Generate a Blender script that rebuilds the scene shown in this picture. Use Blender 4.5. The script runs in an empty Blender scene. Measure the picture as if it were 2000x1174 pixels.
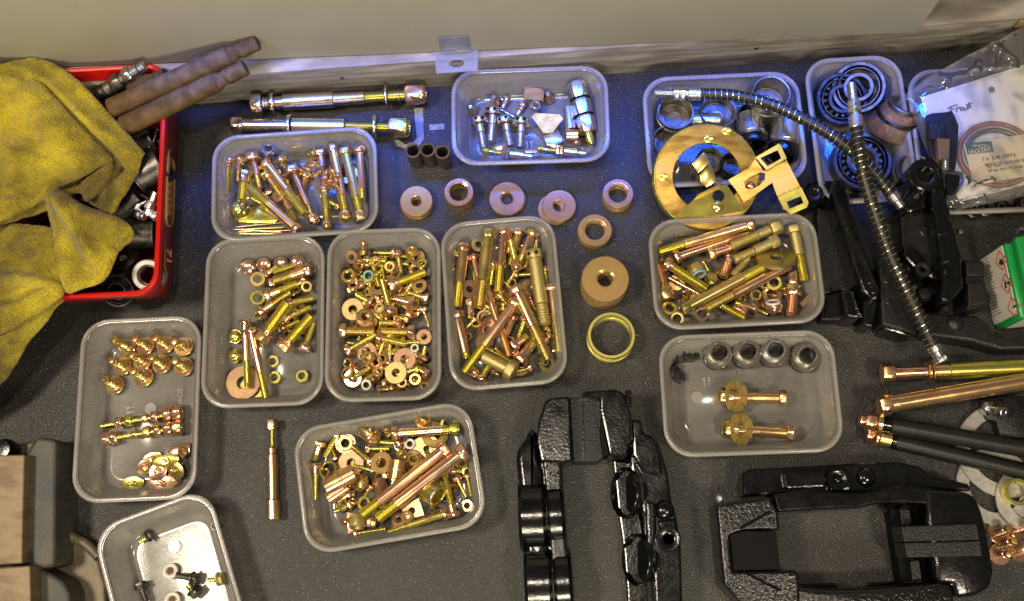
import bpy, bmesh, math, random
from mathutils import Vector, Matrix, noise
from mathutils.geometry import delaunay_2d_cdt
random.seed(7)
sc = bpy.context.scene
COL = sc.collection
PI = math.pi
R = math.radians

# ------------------------------------------------------------------ camera
F = 2000.0
zc = Vector((-80, 498, 2000)).normalized()
xc = Vector((1, 0, 0)); xc = (xc - zc * xc.dot(zc)).normalized()
yc = zc.cross(xc)
def c2w(v): return Vector((v.dot(xc), v.dot(yc), v.dot(zc)))
CAM = c2w(Vector((0, 0, 1)))
cam_d = bpy.data.cameras.new('camera')
cam = bpy.data.objects.new('camera', cam_d); COL.objects.link(cam)
cam_d.lens = 36; cam_d.sensor_width = 36; cam_d.clip_start = 0.02; cam_d.clip_end = 50
m3 = Matrix((xc, yc, zc))
cam.matrix_world = Matrix.Translation(CAM) @ m3.to_4x4()
sc.camera = cam

def P(px, py, z=0.0):
    """the point at height z over the bench seen at photograph pixel px, py"""
    d = c2w(Vector((px - 1000, -(py - 587), -F)))
    return CAM + d * ((z - CAM.z) / d.z)
NADIR = P(1080, 1085, 0)

# ------------------------------------------------------------------ light
w = bpy.data.worlds.new('World'); sc.world = w; w.use_nodes = True
w.node_tree.nodes['Background'].inputs[0].default_value = (0.95, 0.82, 0.64, 1)
w.node_tree.nodes['Background'].inputs[1].default_value = 0.11
def area(name, loc, to, sx, sy, power, col, spread=180):
    l = bpy.data.lights.new(name, 'AREA'); l.shape = 'RECTANGLE'; l.size = sx; l.size_y = sy
    l.energy = power; l.color = col; l.spread = R(spread)
    o = bpy.data.objects.new(name, l); COL.objects.link(o); o.location = loc
    o.rotation_euler = (Vector(to) - Vector(loc)).to_track_quat('-Z', 'Y').to_euler()
    return o
Q = P(330, 1060, 0)
LA = Q + (Q - NADIR) * (1.7 / CAM.z); LA.z = 1.7
area('ceiling_lamp_left', LA, (-0.1, -0.05, 0), 0.24, 0.24, 24, (1.0, 0.86, 0.66))
area('ceiling_lamp_right', (0.75, -0.75, 1.6), (0.1, 0.0, 0), 0.16, 0.16, 10.0, (1.0, 0.85, 0.64))
area('room_lamp_front', (0.05, -1.45, 1.15), (0, 0.3, 0.05), 0.5, 0.25, 17, (1.0, 0.94, 0.68))
area('ceiling_lamp_above', (NADIR.x - 0.10, NADIR.y + 0.06, 2.2), (NADIR.x, -0.1, 0), 0.12, 0.12, 10, (1.0, 0.87, 0.68))
bl0 = P(1120, 120, 0.03)
area('blue_strip_lamp', (bl0.x - .02, bl0.y - 0.018, 0.185), (bl0.x - .02, bl0.y - 0.075, 0), 0.76, 0.014, 0.66, (0.015, 0.12, 1.0), 66)

sc.view_settings.view_transform = 'Standard'; sc.view_settings.look = 'None'
sc.view_settings.gamma = 1; sc.view_settings.exposure = 0
cy = sc.cycles
cy.max_bounces = 9; cy.transparent_max_bounces = 24; cy.glossy_bounces = 5; cy.diffuse_bounces = 3
cy.caustics_reflective = False; cy.caustics_refractive = False
cy.use_denoising = True; cy.sample_clamp_indirect = 6

# ------------------------------------------------------------------ materials
def mat(name, col=(0.5, 0.5, 0.5), rough=0.5, metal=0.0, col2=None, scale=60, bump=0.0, bscale=300, spec=0.5,
        coat=0.0, rnd=False, sheen=0, rough2=None, col3=None, stretch=None, ramp=(0.35, 0.65), bdist=0.001, detail=4):
    m = bpy.data.materials.new(name); m.use_nodes = True
    nt = m.node_tree; N = nt.nodes; L = nt.links; b = N['Principled BSDF']
    b.inputs['Base Color'].default_value = (*col, 1); b.inputs['Roughness'].default_value = rough
    b.inputs['Metallic'].default_value = metal; b.inputs['Specular IOR Level'].default_value = spec
    b.inputs['Coat Weight'].default_value = coat
    if sheen: b.inputs['Sheen Weight'].default_value = sheen
    tc = N.new('ShaderNodeTexCoord'); vec = tc.outputs['Object']
    if rnd:
        oi = N.new('ShaderNodeObjectInfo'); ml = N.new('ShaderNodeMath'); ml.operation = 'MULTIPLY'; ml.inputs[1].default_value = 7.0
        L.new(oi.outputs['Random'], ml.inputs[0])
        ad = N.new('ShaderNodeVectorMath'); ad.operation = 'ADD'
        L.new(vec, ad.inputs[0]); L.new(ml.outputs[0], ad.inputs[1]); vec = ad.outputs[0]
    if stretch:
        mp = N.new('ShaderNodeMapping'); mp.inputs['Scale'].default_value = stretch
        L.new(vec, mp.inputs[0]); vec = mp.outputs[0]
    if col2:
        nz = N.new('ShaderNodeTexNoise'); nz.inputs['Scale'].default_value = scale; nz.inputs['Detail'].default_value = detail
        L.new(vec, nz.inputs['Vector'])
        rp = N.new('ShaderNodeValToRGB'); e = rp.color_ramp.elements
        e[0].position = ramp[0]; e[1].position = ramp[1]; e[0].color = (*col, 1); e[1].color = (*col2, 1)
        if col3:
            x = e.new((ramp[0] + ramp[1]) / 2); x.color = (*col3, 1)
        L.new(nz.outputs['Fac'], rp.inputs[0]); L.new(rp.outputs[0], b.inputs['Base Color'])
        if rough2 is not None:
            mr = N.new('ShaderNodeMapRange'); mr.inputs['To Min'].default_value = rough; mr.inputs['To Max'].default_value = rough2
            mr.inputs['From Min'].default_value = 0.3; mr.inputs['From Max'].default_value = 0.7
            L.new(nz.outputs['Fac'], mr.inputs['Value']); L.new(mr.outputs[0], b.inputs['Roughness'])
    if bump:
        nb = N.new('ShaderNodeTexNoise'); nb.inputs['Scale'].default_value = bscale; nb.inputs['Detail'].default_value = 3
        L.new(vec, nb.inputs['Vector'])
        bp = N.new('ShaderNodeBump'); bp.inputs['Strength'].default_value = bump; bp.inputs['Distance'].default_value = bdist
        L.new(nb.outputs['Fac'], bp.inputs['Height']); L.new(bp.outputs[0], b.inputs['Normal'])
    return m
M = {}
M['g'] = mat('gold_plate', (0.85, 0.61, 0.30), 0.15, 0.94, (0.84, 0.64, 0.20), 38, 0.03, 500, rnd=True, rough2=0.30, col3=(0.82, 0.49, 0.26))
M['gp'] = mat('bright_gold_sheet', (0.90, 0.52, 0.14), 0.16, 1, (0.80, 0.42, 0.20), 20, 0.04, 200, rough2=0.34, col3=(0.92, 0.62, 0.15), stretch=(1, 3, 1))
M['p'] = mat('pink_plate', (0.83, 0.55, 0.36), 0.15, 0.94, (0.84, 0.58, 0.26), 34, 0.03, 500, rnd=True, rough2=0.30, col3=(0.76, 0.44, 0.31))
M['y'] = mat('yellow_plate', (0.82, 0.69, 0.20), 0.17, 0.94, (0.66, 0.62, 0.12), 45, 0.03, 500, rnd=True, rough2=0.30)
M['o'] = mat('olive_plate', (0.50, 0.45, 0.15), 0.22, 0.94, (0.70, 0.52, 0.22), 40, 0.05, 500, rnd=True, rough2=0.34)
M['gr'] = mat('brushed_gold_plate', (0.56, 0.375, 0.125), 0.27, 0.62, (0.50, 0.39, 0.12), 50, 0.15, 700, rnd=True, col3=(0.54, 0.32, 0.15))
M['pr'] = mat('brushed_pink_plate', (0.54, 0.31, 0.165), 0.27, 0.62, (0.52, 0.35, 0.15), 50, 0.15, 700, rnd=True, col3=(0.46, 0.26, 0.17))
M['yr'] = mat('satin_yellow_plate', (0.74, 0.64, 0.20), 0.26, 0.65, (0.66, 0.60, 0.18), 50, 0.05, 500)
M['ms'] = mat('machined_steel', (0.78, 0.74, 0.66), 0.20, 1, (0.60, 0.57, 0.50), 90, 0.05, 400, rnd=True)
M['d'] = mat('worn_plate', (0.46, 0.40, 0.14), 0.42, 0.8, (0.58, 0.44, 0.20), 400, 0.5, 900, rnd=True)
M['s'] = mat('bright_steel', (0.72, 0.72, 0.74), 0.22, 1, (0.55, 0.55, 0.58), 120, 0.1, 500, rnd=True, rough2=0.35)
M['i'] = mat('iridescent_plate', (0.78, 0.62, 0.42), 0.17, 1, (0.55, 0.66, 0.42), 60, 0.06, 400, rnd=True, col3=(0.76, 0.60, 0.60), rough2=0.3)
M['k'] = mat('dark_steel', (0.07, 0.065, 0.06), 0.34, 1, (0.15, 0.14, 0.13), 120, 0.2, 500, rnd=True, rough2=0.45)
M['m'] = mat('dull_steel', (0.30, 0.28, 0.25), 0.42, 1, (0.17, 0.155, 0.14), 150, 0.25, 600, rnd=True)
M['r'] = mat('rusty_steel', (0.16, 0.075, 0.03), 0.7, 0.25, (0.34, 0.14, 0.045), 90, 0.6, 500, rnd=True, col3=(0.12, 0.09, 0.07))
M['pipe'] = mat('grimy_brown_steel', (0.080, 0.048, 0.020), 0.85, 0.0, (0.15, 0.092, 0.042), 90, 0.4, 400, rnd=True, col3=(0.11, 0.068, 0.030), spec=0.1)
M['blk'] = mat('glossy_black_paint', (0.0025, 0.0025, 0.003), 0.13, 0, (0.004, 0.004, 0.0045), 90, 0.30, 380, spec=0.55, coat=0.0, rough2=0.22, bdist=0.00045)
M['blkc'] = mat('cast_black_paint', (0.006, 0.006, 0.006), 0.14, 0, (0.007, 0.007, 0.007), 90, 0.8, 430, spec=0.6, rough2=0.22, bdist=0.0007)
M['blk2'] = mat('satin_black_paint', (0.007, 0.007, 0.008), 0.36, 0, (0.013, 0.012, 0.012), 140, 0.6, 500, spec=0.35, bdist=0.0008)
M['blk3'] = mat('matt_black', (0.003, 0.003, 0.003), 0.7, 0, bump=0.2, spec=0.15)
M['rub'] = mat('black_rubber', (0.009, 0.0085, 0.008), 0.42, 0, (0.015, 0.0135, 0.012), 60, 0.2, 300, spec=0.35)
M['nyl'] = mat('blue_nylon', (0.18, 0.38, 0.40), 0.4)
M['nylw'] = mat('white_nylon', (0.72, 0.68, 0.60), 0.35, bump=0.1)
M['red'] = mat('red_enamel', (0.55, 0.008, 0.006), 0.28, 0, (0.48, 0.006, 0.006), 30, 0.05, 200, coat=0.4)
M['reddark'] = mat('red_printed_tin', (0.34, 0.012, 0.010), 0.30, 0, (0.20, 0.008, 0.008), 25, 0.05, 200, coat=0.2)
M['printgold'] = mat('gold_print', (0.42, 0.26, 0.04), 0.5)
M['printpink'] = mat('pale_print', (0.55, 0.22, 0.16), 0.5)
M['paper'] = mat('white_paper', (0.90, 0.94, 0.88), 0.7, 0, (0.74, 0.72, 0.72), 12, 0.1, 60)
M['card'] = mat('cream_card', (0.80, 0.71, 0.50), 0.6, 0, (0.76, 0.66, 0.45), 30)
M['ink'] = mat('black_ink', (0.02, 0.02, 0.02), 0.6)
M['inkgrey'] = mat('grey_ink', (0.16, 0.14, 0.12), 0.6)
M['dgreen'] = mat('dark_green_print', (0.012, 0.12, 0.045), 0.5)
M['green'] = mat('green_plastic', (0.008, 0.24, 0.05), 0.28, 0, (0.010, 0.20, 0.045), 30, 0.05, 200)
M['boxlabel'] = mat('pale_label', (0.62, 0.58, 0.50), 0.5, 0, (0.52, 0.48, 0.42), 25)
M['redink'] = mat('red_ink', (0.60, 0.05, 0.03), 0.5)
M['copper'] = mat('rust_red_ring', (0.30, 0.09, 0.06), 0.45, 0.3, (0.42, 0.20, 0.14), 90, 0.2, 300)
M['wire'] = mat('spring_wire', (0.66, 0.62, 0.50), 0.25, 1)
M['hose'] = mat('black_hose', (0.009, 0.0085, 0.006), 0.40, 0, (0.014, 0.013, 0.008), 50, 0.15, 300)
M['grey'] = mat('grey_washer_steel', (0.44, 0.42, 0.39), 0.5, 0.7, (0.34, 0.32, 0.30), 200, 0.3, 700)
M['jaw'] = mat('vise_jaw_steel', (0.17, 0.115, 0.065), 0.5, 0.3, (0.13, 0.08, 0.045), 22, 0.2, 300, stretch=(1, 3, 1), col3=(0.20, 0.145, 0.085))
M['vise'] = mat('vise_casting', (0.040, 0.045, 0.045), 0.55, 0.2, (0.075, 0.065, 0.050), 40, 0.3, 400)
M['viseb'] = mat('vise_worn_casting', (0.085, 0.070, 0.050), 0.5, 0.4, (0.14, 0.11, 0.07), 30, 0.3, 300)
M['lwall'] = mat('pale_grey_wall', (0.42, 0.39, 0.40), 0.6, 0, (0.38, 0.36, 0.36), 12)
M['brown'] = mat('brown_wall_paint', (0.25, 0.15, 0.08), 0.7, 0, (0.21, 0.13, 0.07), 12)
M['tape'] = mat('pale_paint_mark', (0.30, 0.31, 0.34), 0.6, 0, (0.16, 0.17, 0.19), 400)

def mat_bench():
    m = bpy.data.materials.new('speckled_rubber_mat'); m.use_nodes = True
    nt = m.node_tree; N = nt.nodes; L = nt.links; b = N['Principled BSDF']
    tc = N.new('ShaderNodeTexCoord')
    n1 = N.new('ShaderNodeTexNoise'); n1.inputs['Scale'].default_value = 9; n1.inputs['Detail'].default_value = 5
    n2 = N.new('ShaderNodeTexNoise'); n2.inputs['Scale'].default_value = 620; n2.inputs['Detail'].default_value = 2
    vo = N.new('ShaderNodeTexVoronoi'); vo.inputs['Scale'].default_value = 620
    for n in (n1, n2, vo): L.new(tc.outputs['Object'], n.inputs['Vector'])
    r1 = N.new('ShaderNodeValToRGB'); r1.color_ramp.elements[0].position = 0.3; r1.color_ramp.elements[1].position = 0.75
    r1.color_ramp.elements[0].color = (0.0135, 0.0130, 0.0126, 1); r1.color_ramp.elements[1].color = (0.030, 0.0275, 0.0252, 1)
    L.new(n1.outputs['Fac'], r1.inputs[0])
    r2 = N.new('ShaderNodeValToRGB'); r2.color_ramp.elements[0].position = 0.35; r2.color_ramp.elements[1].position = 0.75
    r2.color_ramp.elements[0].color = (0.55, 0.55, 0.55, 1); r2.color_ramp.elements[1].color = (1.6, 1.6, 1.6, 1)
    L.new(n2.outputs['Fac'], r2.inputs[0])
    mx = N.new('ShaderNodeMix'); mx.data_type = 'RGBA'; mx.blend_type = 'MULTIPLY'; mx.inputs['Factor'].default_value = 1
    L.new(r1.outputs[0], mx.inputs['A']); L.new(r2.outputs[0], mx.inputs['B'])
    # flecks: a few voronoi cells are pale specks, which also paint in the mat's sparkle
    sp = N.new('ShaderNodeSeparateColor'); L.new(vo.outputs['Color'], sp.inputs[0])
    g1 = N.new('ShaderNodeMath'); g1.operation = 'GREATER_THAN'; g1.inputs[1].default_value = 0.955; L.new(sp.outputs[0], g1.inputs[0])
    g2 = N.new('ShaderNodeMath'); g2.operation = 'LESS_THAN'; g2.inputs[1].default_value = 0.42; L.new(vo.outputs['Distance'], g2.inputs[0])
    g3 = N.new('ShaderNodeMath'); g3.operation = 'MULTIPLY'; L.new(g1.outputs[0], g3.inputs[0]); L.new(g2.outputs[0], g3.inputs[1])
    m2 = N.new('ShaderNodeMix'); m2.data_type = 'RGBA'; L.new(g3.outputs[0], m2.inputs['Factor'])
    L.new(mx.outputs['Result'], m2.inputs['A']); m2.inputs['B'].default_value = (0.12, 0.108, 0.092, 1)
    L.new(m2.outputs['Result'], b.inputs['Base Color'])
    b.inputs['Roughness'].default_value = 0.46
    bp = N.new('ShaderNodeBump'); bp.inputs['Strength'].default_value = 0.7; bp.inputs['Distance'].default_value = 0.0012
    L.new(n2.outputs['Fac'], bp.inputs['Height']); L.new(bp.outputs[0], b.inputs['Normal'])
    return m
M['mat'] = mat_bench()

def mat_plastic(name, col=(0.80, 0.76, 0.72), t=0.62, rough=0.22, edge=0.30, bump=0.15):
    """milky see-through plastic"""
    m = bpy.data.materials.new(name); m.use_nodes = True
    nt = m.node_tree; N = nt.nodes; L = nt.links; b = N['Principled BSDF']; out = N['Material Output']
    b.inputs['Base Color'].default_value = (*col, 1); b.inputs['Roughness'].default_value = rough
    b.inputs['Specular IOR Level'].default_value = 0.0
    tl = N.new('ShaderNodeBsdfTranslucent'); tl.inputs[0].default_value = (*col, 1)
    tr = N.new('ShaderNodeBsdfTransparent'); tr.inputs[0].default_value = (0.97, 0.96, 0.95, 1)
    m0 = N.new('ShaderNodeMixShader'); m0.inputs[0].default_value = 0.35; L.new(b.outputs[0], m0.inputs[1]); L.new(tl.outputs[0], m0.inputs[2])
    lw = N.new('ShaderNodeLayerWeight'); lw.inputs[0].default_value = 0.35
    nz = N.new('ShaderNodeTexNoise'); nz.inputs['Scale'].default_value = 45; nz.inputs['Detail'].default_value = 5
    tc = N.new('ShaderNodeTexCoord'); L.new(tc.outputs['Object'], nz.inputs['Vector'])
    a = N.new('ShaderNodeMath'); a.operation = 'MULTIPLY_ADD'; a.inputs[1].default_value = edge; a.inputs[2].default_value = 1 - t - 0.06
    L.new(lw.outputs['Facing'], a.inputs[0])
    a2 = N.new('ShaderNodeMath'); a2.operation = 'MULTIPLY_ADD'; a2.inputs[1].default_value = 0.12; L.new(nz.outputs['Fac'], a2.inputs[0]); L.new(a.outputs[0], a2.inputs[2])
    m1 = N.new('ShaderNodeMixShader'); L.new(a2.outputs[0], m1.inputs[0]); L.new(tr.outputs[0], m1.inputs[1]); L.new(m0.outputs[0], m1.inputs[2])
    gl = N.new('ShaderNodeBsdfGlossy'); gl.inputs['Roughness'].default_value = rough; fr = N.new('ShaderNodeFresnel'); fr.inputs[0].default_value = 1.42
    m2 = N.new('ShaderNodeMixShader'); L.new(fr.outputs[0], m2.inputs[0]); L.new(m1.outputs[0], m2.inputs[1]); L.new(gl.outputs[0], m2.inputs[2])
    L.new(m2.outputs[0], out.inputs[0])
    bp = N.new('ShaderNodeBump'); bp.inputs['Strength'].default_value = bump; bp.inputs['Distance'].default_value = 0.0006
    L.new(bp.outputs[0], gl.inputs['Normal']); L.new(bp.outputs[0], fr.inputs['Normal'])
    L.new(nz.outputs['Fac'], bp.inputs['Height']); L.new(bp.outputs[0], b.inputs['Normal'])
    return m
M['tub'] = mat_plastic('milky_plastic', (0.88, 0.83, 0.76), t=0.85, rough=0.13, edge=0.44)
M['tubline'] = mat_plastic('embossed_plastic', t=0.71, edge=0.2)
M['film'] = mat_plastic('clear_film', (0.85, 0.85, 0.88), 0.965, 0.08, 0.22, 0.3)
M['tab'] = mat_plastic('clear_tab_plastic', (0.75, 0.75, 0.82), 0.72, 0.15, 0.2, 0.05)

def mat_cloth():
    m = mat('yellow_microfibre', (0.62, 0.44, 0.012), 0.95, sheen=0.25, spec=0.1)
    nt = m.node_tree; N = nt.nodes; L = nt.links; b = N['Principled BSDF']
    tc = N.new('ShaderNodeTexCoord')
    n1 = N.new('ShaderNodeTexNoise'); n1.inputs['Scale'].default_value = 10; n1.inputs['Detail'].default_value = 8; n1.inputs['Roughness'].default_value = 0.62
    L.new(tc.outputs['Object'], n1.inputs['Vector'])
    rp = N.new('ShaderNodeValToRGB'); e = rp.color_ramp.elements
    e[0].position = 0.42; e[0].color = (0.13, 0.095, 0.022, 1); e[1].position = 0.62; e[1].color = (0.49, 0.39, 0.026, 1)
    x = e.new(0.49); x.color = (0.25, 0.19, 0.018, 1)
    L.new(n1.outputs['Fac'], rp.inputs[0]); L.new(rp.outputs[0], b.inputs['Base Color'])
    n2 = N.new('ShaderNodeTexNoise'); n2.inputs['Scale'].default_value = 420; n2.inputs['Detail'].default_value = 3
    n3 = N.new('ShaderNodeTexNoise'); n3.inputs['Scale'].default_value = 70; n3.inputs['Detail'].default_value = 4
    L.new(tc.outputs['Object'], n2.inputs['Vector']); L.new(tc.outputs['Object'], n3.inputs['Vector'])
    ad = N.new('ShaderNodeMath'); ad.operation = 'ADD'; L.new(n2.outputs['Fac'], ad.inputs[0]); L.new(n3.outputs['Fac'], ad.inputs[1])
    bp = N.new('ShaderNodeBump'); bp.inputs['Strength'].default_value = 1.0; bp.inputs['Distance'].default_value = 0.0022
    L.new(ad.outputs[0], bp.inputs['Height']); L.new(bp.outputs[0], b.inputs['Normal'])
    return m
M['cloth'] = mat_cloth()

M['board'] = mat('beige_laminate', (0.47, 0.445, 0.375), 0.6, 0, (0.44, 0.415, 0.35), 18, 0.15, 700)
M['upst'] = mat('scratched_grey_paint', (0.42, 0.38, 0.33), 0.5, 0.1, (0.20, 0.175, 0.145), 14, 0.35, 120, stretch=(1.2, 4, 9), col3=(0.27, 0.24, 0.21), detail=9)
M['dkwood'] = mat('dark_edge', (0.05, 0.04, 0.03), 0.7)

# ------------------------------------------------------------------ mesh helpers
def fin(bm, name, ang=38, recalc=True):
    bmesh.ops.remove_doubles(bm, verts=bm.verts, dist=1e-6)
    if recalc: bmesh.ops.recalc_face_normals(bm, faces=bm.faces)
    a = R(ang)
    for f in bm.faces: f.smooth = True
    for e in bm.edges:
        if len(e.link_faces) != 2 or e.calc_face_angle(0) > a: e.smooth = False
    me = bpy.data.meshes.new(name); bm.to_mesh(me); bm.free()
    return me
def ring_pts(r, z, n, hx=None):
    out = []
    for k in range(n):
        t = 2 * PI * k / n; q = r
        if hx:
            q = r * 0.866 / math.cos((t % (PI / 3)) - PI / 6)
            q = min(q, r * hx)
        out.append(Vector((q * math.cos(t), q * math.sin(t), z)))
    return out
def lathe(bm, prof, n=20, closed=False, mtx=None):
    """prof: (r, z[, hexcap]); hexcap 1.0 is a sharp hexagon, 0.9 a chamfered one"""
    rings = []
    for p in prof:
        if p[0] <= 1e-9: pts = [Vector((0, 0, p[1]))]
        else: pts = ring_pts(p[0], p[1], n, p[2] if len(p) > 2 else None)
        rings.append([bm.verts.new(mtx @ v if mtx else v) for v in pts])
    m = len(rings)
    for i in range(m if closed else m - 1):
        a, b = rings[i], rings[(i + 1) % m]
        if len(a) == 1 and len(b) == 1: continue
        for k in range(n):
            k2 = (k + 1) % n
            if len(a) == 1: bm.faces.new((a[0], b[k2], b[k]))
            elif len(b) == 1: bm.faces.new((a[k], a[k2], b[0]))
            else: bm.faces.new((a[k], a[k2], b[k2], b[k]))
CACHE = {}
def q5(x, s=0.00025): return round(round(x / s) * s, 6)
def LM(name, prof, n=20, closed=False):
    key = (name, n, closed, tuple(tuple(round(c, 6) for c in p) for p in prof))
    if key not in CACHE:
        bm = bmesh.new(); lathe(bm, prof, n, closed); CACHE[key] = fin(bm, name)
    return CACHE[key]
def m_head(r, h):
    r, h = q5(r), q5(h)
    return LM('hex_head', [(0, 0), (r * .55, 0), (r * .95, 0, .93), (r, h * .14, 1), (r, h * .84, 1), (r * .98, h, .88), (0, h)], 24)
def m_cyl(r, L_, ch=None, n=18):
    r, L_ = q5(r), q5(L_, 0.001); c = ch if ch is not None else min(r * .12, 0.0006)
    return LM('shank', [(0, 0), (r - c, 0), (r, c), (r, L_ - c), (r - c, L_), (0, L_)], n)
def m_thread(r, L_):
    r, L_ = q5(r), q5(L_, 0.001)
    p = max(0.0015, 0.36 * r); k = max(2, int(L_ / p)); p = L_ / k
    prof = [(0, 0)]
    for i in range(k):
        prof += [(r * .84, i * p + p * .08), (r, i * p + p * .5), (r, i * p + p * .62)]
    prof += [(r * .8, L_), (0, L_)]
    return LM('thread', prof, 14)
def m_nut(r, h, hole, n=24):
    r, h, hole = q5(r), q5(h), q5(hole)
    return LM('nut_body', [(hole, h * .06), (hole * 1.15, 0), (r * .97, 0, .90), (r, h * .15, 1), (r, h * .85, 1), (r * .97, h, .90), (hole * 1.15, h), (hole, h * .9)], n, True)
def m_ring(ro, ri, h, n=32, bev=None):
    b = bev if bev is not None else min(h * .25, (ro - ri) * .2, 0.0006)
    return LM('ring', [(ri, b), (ri + b, 0), (ro - b, 0), (ro, b), (ro, h - b), (ro - b, h), (ri + b, h), (ri, h - b)], n, True)
def box_bm(bm, sx, sy, sz, c=(0, 0, 0), bev=0, mtx=None, seg=1):
    r = bmesh.ops.create_cube(bm, size=1)
    vs = r['verts']
    bmesh.ops.scale(bm, vec=(sx, sy, sz), verts=vs); bmesh.ops.translate(bm, vec=c, verts=vs)
    if bev:
        es = list({e for v in vs for e in v.link_edges})
        rr = bmesh.ops.bevel(bm, geom=es, offset=bev, segments=seg, affect='EDGES', profile=0.5)
        vs = list({v for v in rr['verts']} | {v for v in vs if v.is_valid})
    if mtx: bmesh.ops.transform(bm, matrix=mtx, verts=[v for v in vs if v.is_valid])
def poly_bm(bm, pts, zt, zb, bev=0.0, holes=(), seg=2, taper=1.0):
    """solid with outline pts (Vectors, xy used) from zb up to zt"""
    pts = [Vector((p[0], p[1])) for p in pts]
    allp = list(pts); loops = [list(range(len(pts)))]
    for h in holes:
        s = len(allp); allp += [Vector((p[0], p[1])) for p in h]; loops.append(list(range(s, len(allp))))
    if holes:
        edges = [(l[i], l[(i + 1) % len(l)]) for l in loops for i in range(len(l))]
        v2, _, f2, *_ = delaunay_2d_cdt(allp, edges, [], 0, 1e-7)
        def inside(p, poly):
            c = False; j = len(poly) - 1
            for i in range(len(poly)):
                a, b = poly[i], poly[j]
                if (a[1] > p[1]) != (b[1] > p[1]) and p[0] < (b[0] - a[0]) * (p[1] - a[1]) / (b[1] - a[1]) + a[0]: c = not c
                j = i
            return c
        hp = [[Vector((p[0], p[1])) for p in h] for h in holes]
        tris = []
        for f in f2:
            c = sum((Vector(v2[i]) for i in f), Vector((0, 0))) / len(f)
            if inside(c, pts) and not any(inside(c, h) for h in hp): tris.append(f)
        top = [bm.verts.new((v[0], v[1], zt)) for v in v2]; bot = [bm.verts.new((v[0], v[1], zb)) for v in v2]
        cnt = {}
        for f in tris:
            bm.faces.new([top[i] for i in f]); bm.faces.new([bot[i] for i in reversed(f)])
            for i in range(len(f)):
                e = (f[i], f[(i + 1) % len(f)])
                cnt[e] = 1
        for (a, b) in list(cnt):
            if (b, a) not in cnt: bm.faces.new((top[a], bot[a], bot[b], top[b]))
        if bev:
            es = [e for e in bm.edges if all(v in set(top) for v in e.verts) and len(e.link_faces) == 2 and abs(e.calc_face_angle(0)) > 0.5]
            bmesh.ops.bevel(bm, geom=es, offset=bev, segments=seg, affect='EDGES')
        return
    c = sum(pts, Vector((0, 0))) / len(pts)
    top = [bm.verts.new((p.x, p.y, zt)) for p in pts]
    bot = [bm.verts.new((c.x + (p.x - c.x) * taper, c.y + (p.y - c.y) * taper, zb)) for p in pts]
    n = len(pts); ft = bm.faces.new(top); bm.faces.new(bot[::-1])
    for i in range(n): bm.faces.new((top[i], bot[i], bot[(i + 1) % n], top[(i + 1) % n]))
    if bev:
        bm.normal_update()
        es = list(ft.edges) + [e for v in top for e in v.link_edges if e not in ft.edges]
        bmesh.ops.bevel(bm, geom=list(set(es)), offset=bev, segments=seg, affect='EDGES', profile=0.5)
def circ(c, r, n=24, sy=1.0, a0=0, rot=0):
    out = []
    for k in range(n):
        t = a0 + 2 * PI * k / n; x, y = r * math.cos(t), r * math.sin(t) * sy
        out.append(Vector((c[0] + x * math.cos(rot) - y * math.sin(rot), c[1] + x * math.sin(rot) + y * math.cos(rot))))
    return out
def smooth_path(pts, k=8):
    out = []; n = len(pts)
    for i in range(n - 1):
        p0 = pts[max(i - 1, 0)]; p1 = pts[i]; p2 = pts[i + 1]; p3 = pts[min(i + 2, n - 1)]
        for j in range(k):
            t = j / k
            out.append(0.5 * ((2 * p1) + (p2 - p0) * t + (2 * p0 - 5 * p1 + 4 * p2 - p3) * t * t + (3 * p1 - p0 - 3 * p2 + p3) * t ** 3))
    out.append(pts[-1].copy()); return out
def frames(path):
    T = []; n = len(path)
    for i in range(n): T.append((path[min(i + 1, n - 1)] - path[max(i - 1, 0)]).normalized())
    u = T[0].orthogonal().normalized(); out = []
    for t in T:
        u = (u - t * u.dot(t)).normalized(); out.append((t, u, t.cross(u)))
    return out
def tube_bm(bm, path, r, n=10, rf=None):
    fr = frames(path); prev = None; rings = []
    for i, p in enumerate(path):
        t, u, v = fr[i]; rr = rf(i / (len(path) - 1)) * r if rf else r
        rings.append([bm.verts.new(p + (u * math.cos(2 * PI * k / n) + v * math.sin(2 * PI * k / n)) * rr) for k in range(n)])
    for a, b in zip(rings, rings[1:]):
        for k in range(n): bm.faces.new((a[k], a[(k + 1) % n], b[(k + 1) % n], b[k]))
    bm.faces.new(rings[0][::-1]); bm.faces.new(rings[-1])

# ------------------------------------------------------------------ object helpers
def tag(o, label=None, cat=None, group=None, kind=None):
    if label: o['label'] = label
    if cat: o['category'] = cat
    if group: o['group'] = group
    if kind: o['kind'] = kind
    return o
def root(name, mtx, label=None, cat=None, group=None):
    o = bpy.data.objects.new(name, None); COL.objects.link(o); o.empty_display_size = 0.01
    o.matrix_world = mtx; return tag(o, label, cat, group)
def part(par, name, me, mt, off=None, kind=None):
    """child mesh with its own placement inside the thing"""
    o = bpy.data.objects.new(name, me); COL.objects.link(o)
    if mt is not None and (not me.materials): me.materials.append(M[mt] if isinstance(mt, str) else mt)
    if mt is not None:
        mm = M[mt] if isinstance(mt, str) else mt
        o.material_slots[0].link = 'OBJECT'; o.material_slots[0].material = mm
    o.parent = par
    if off is not None: o.matrix_local = off
    if kind: o['kind'] = kind
    return o
def bpart(par, name, bm, mt, kind=None, ang=38):
    """bmesh given in WORLD coordinates becomes a child of par"""
    if par is not None: bmesh.ops.transform(bm, matrix=par.matrix_world.inverted(), verts=bm.verts)
    return part(par, name, fin(bm, name, ang), mt, kind=kind)
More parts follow.
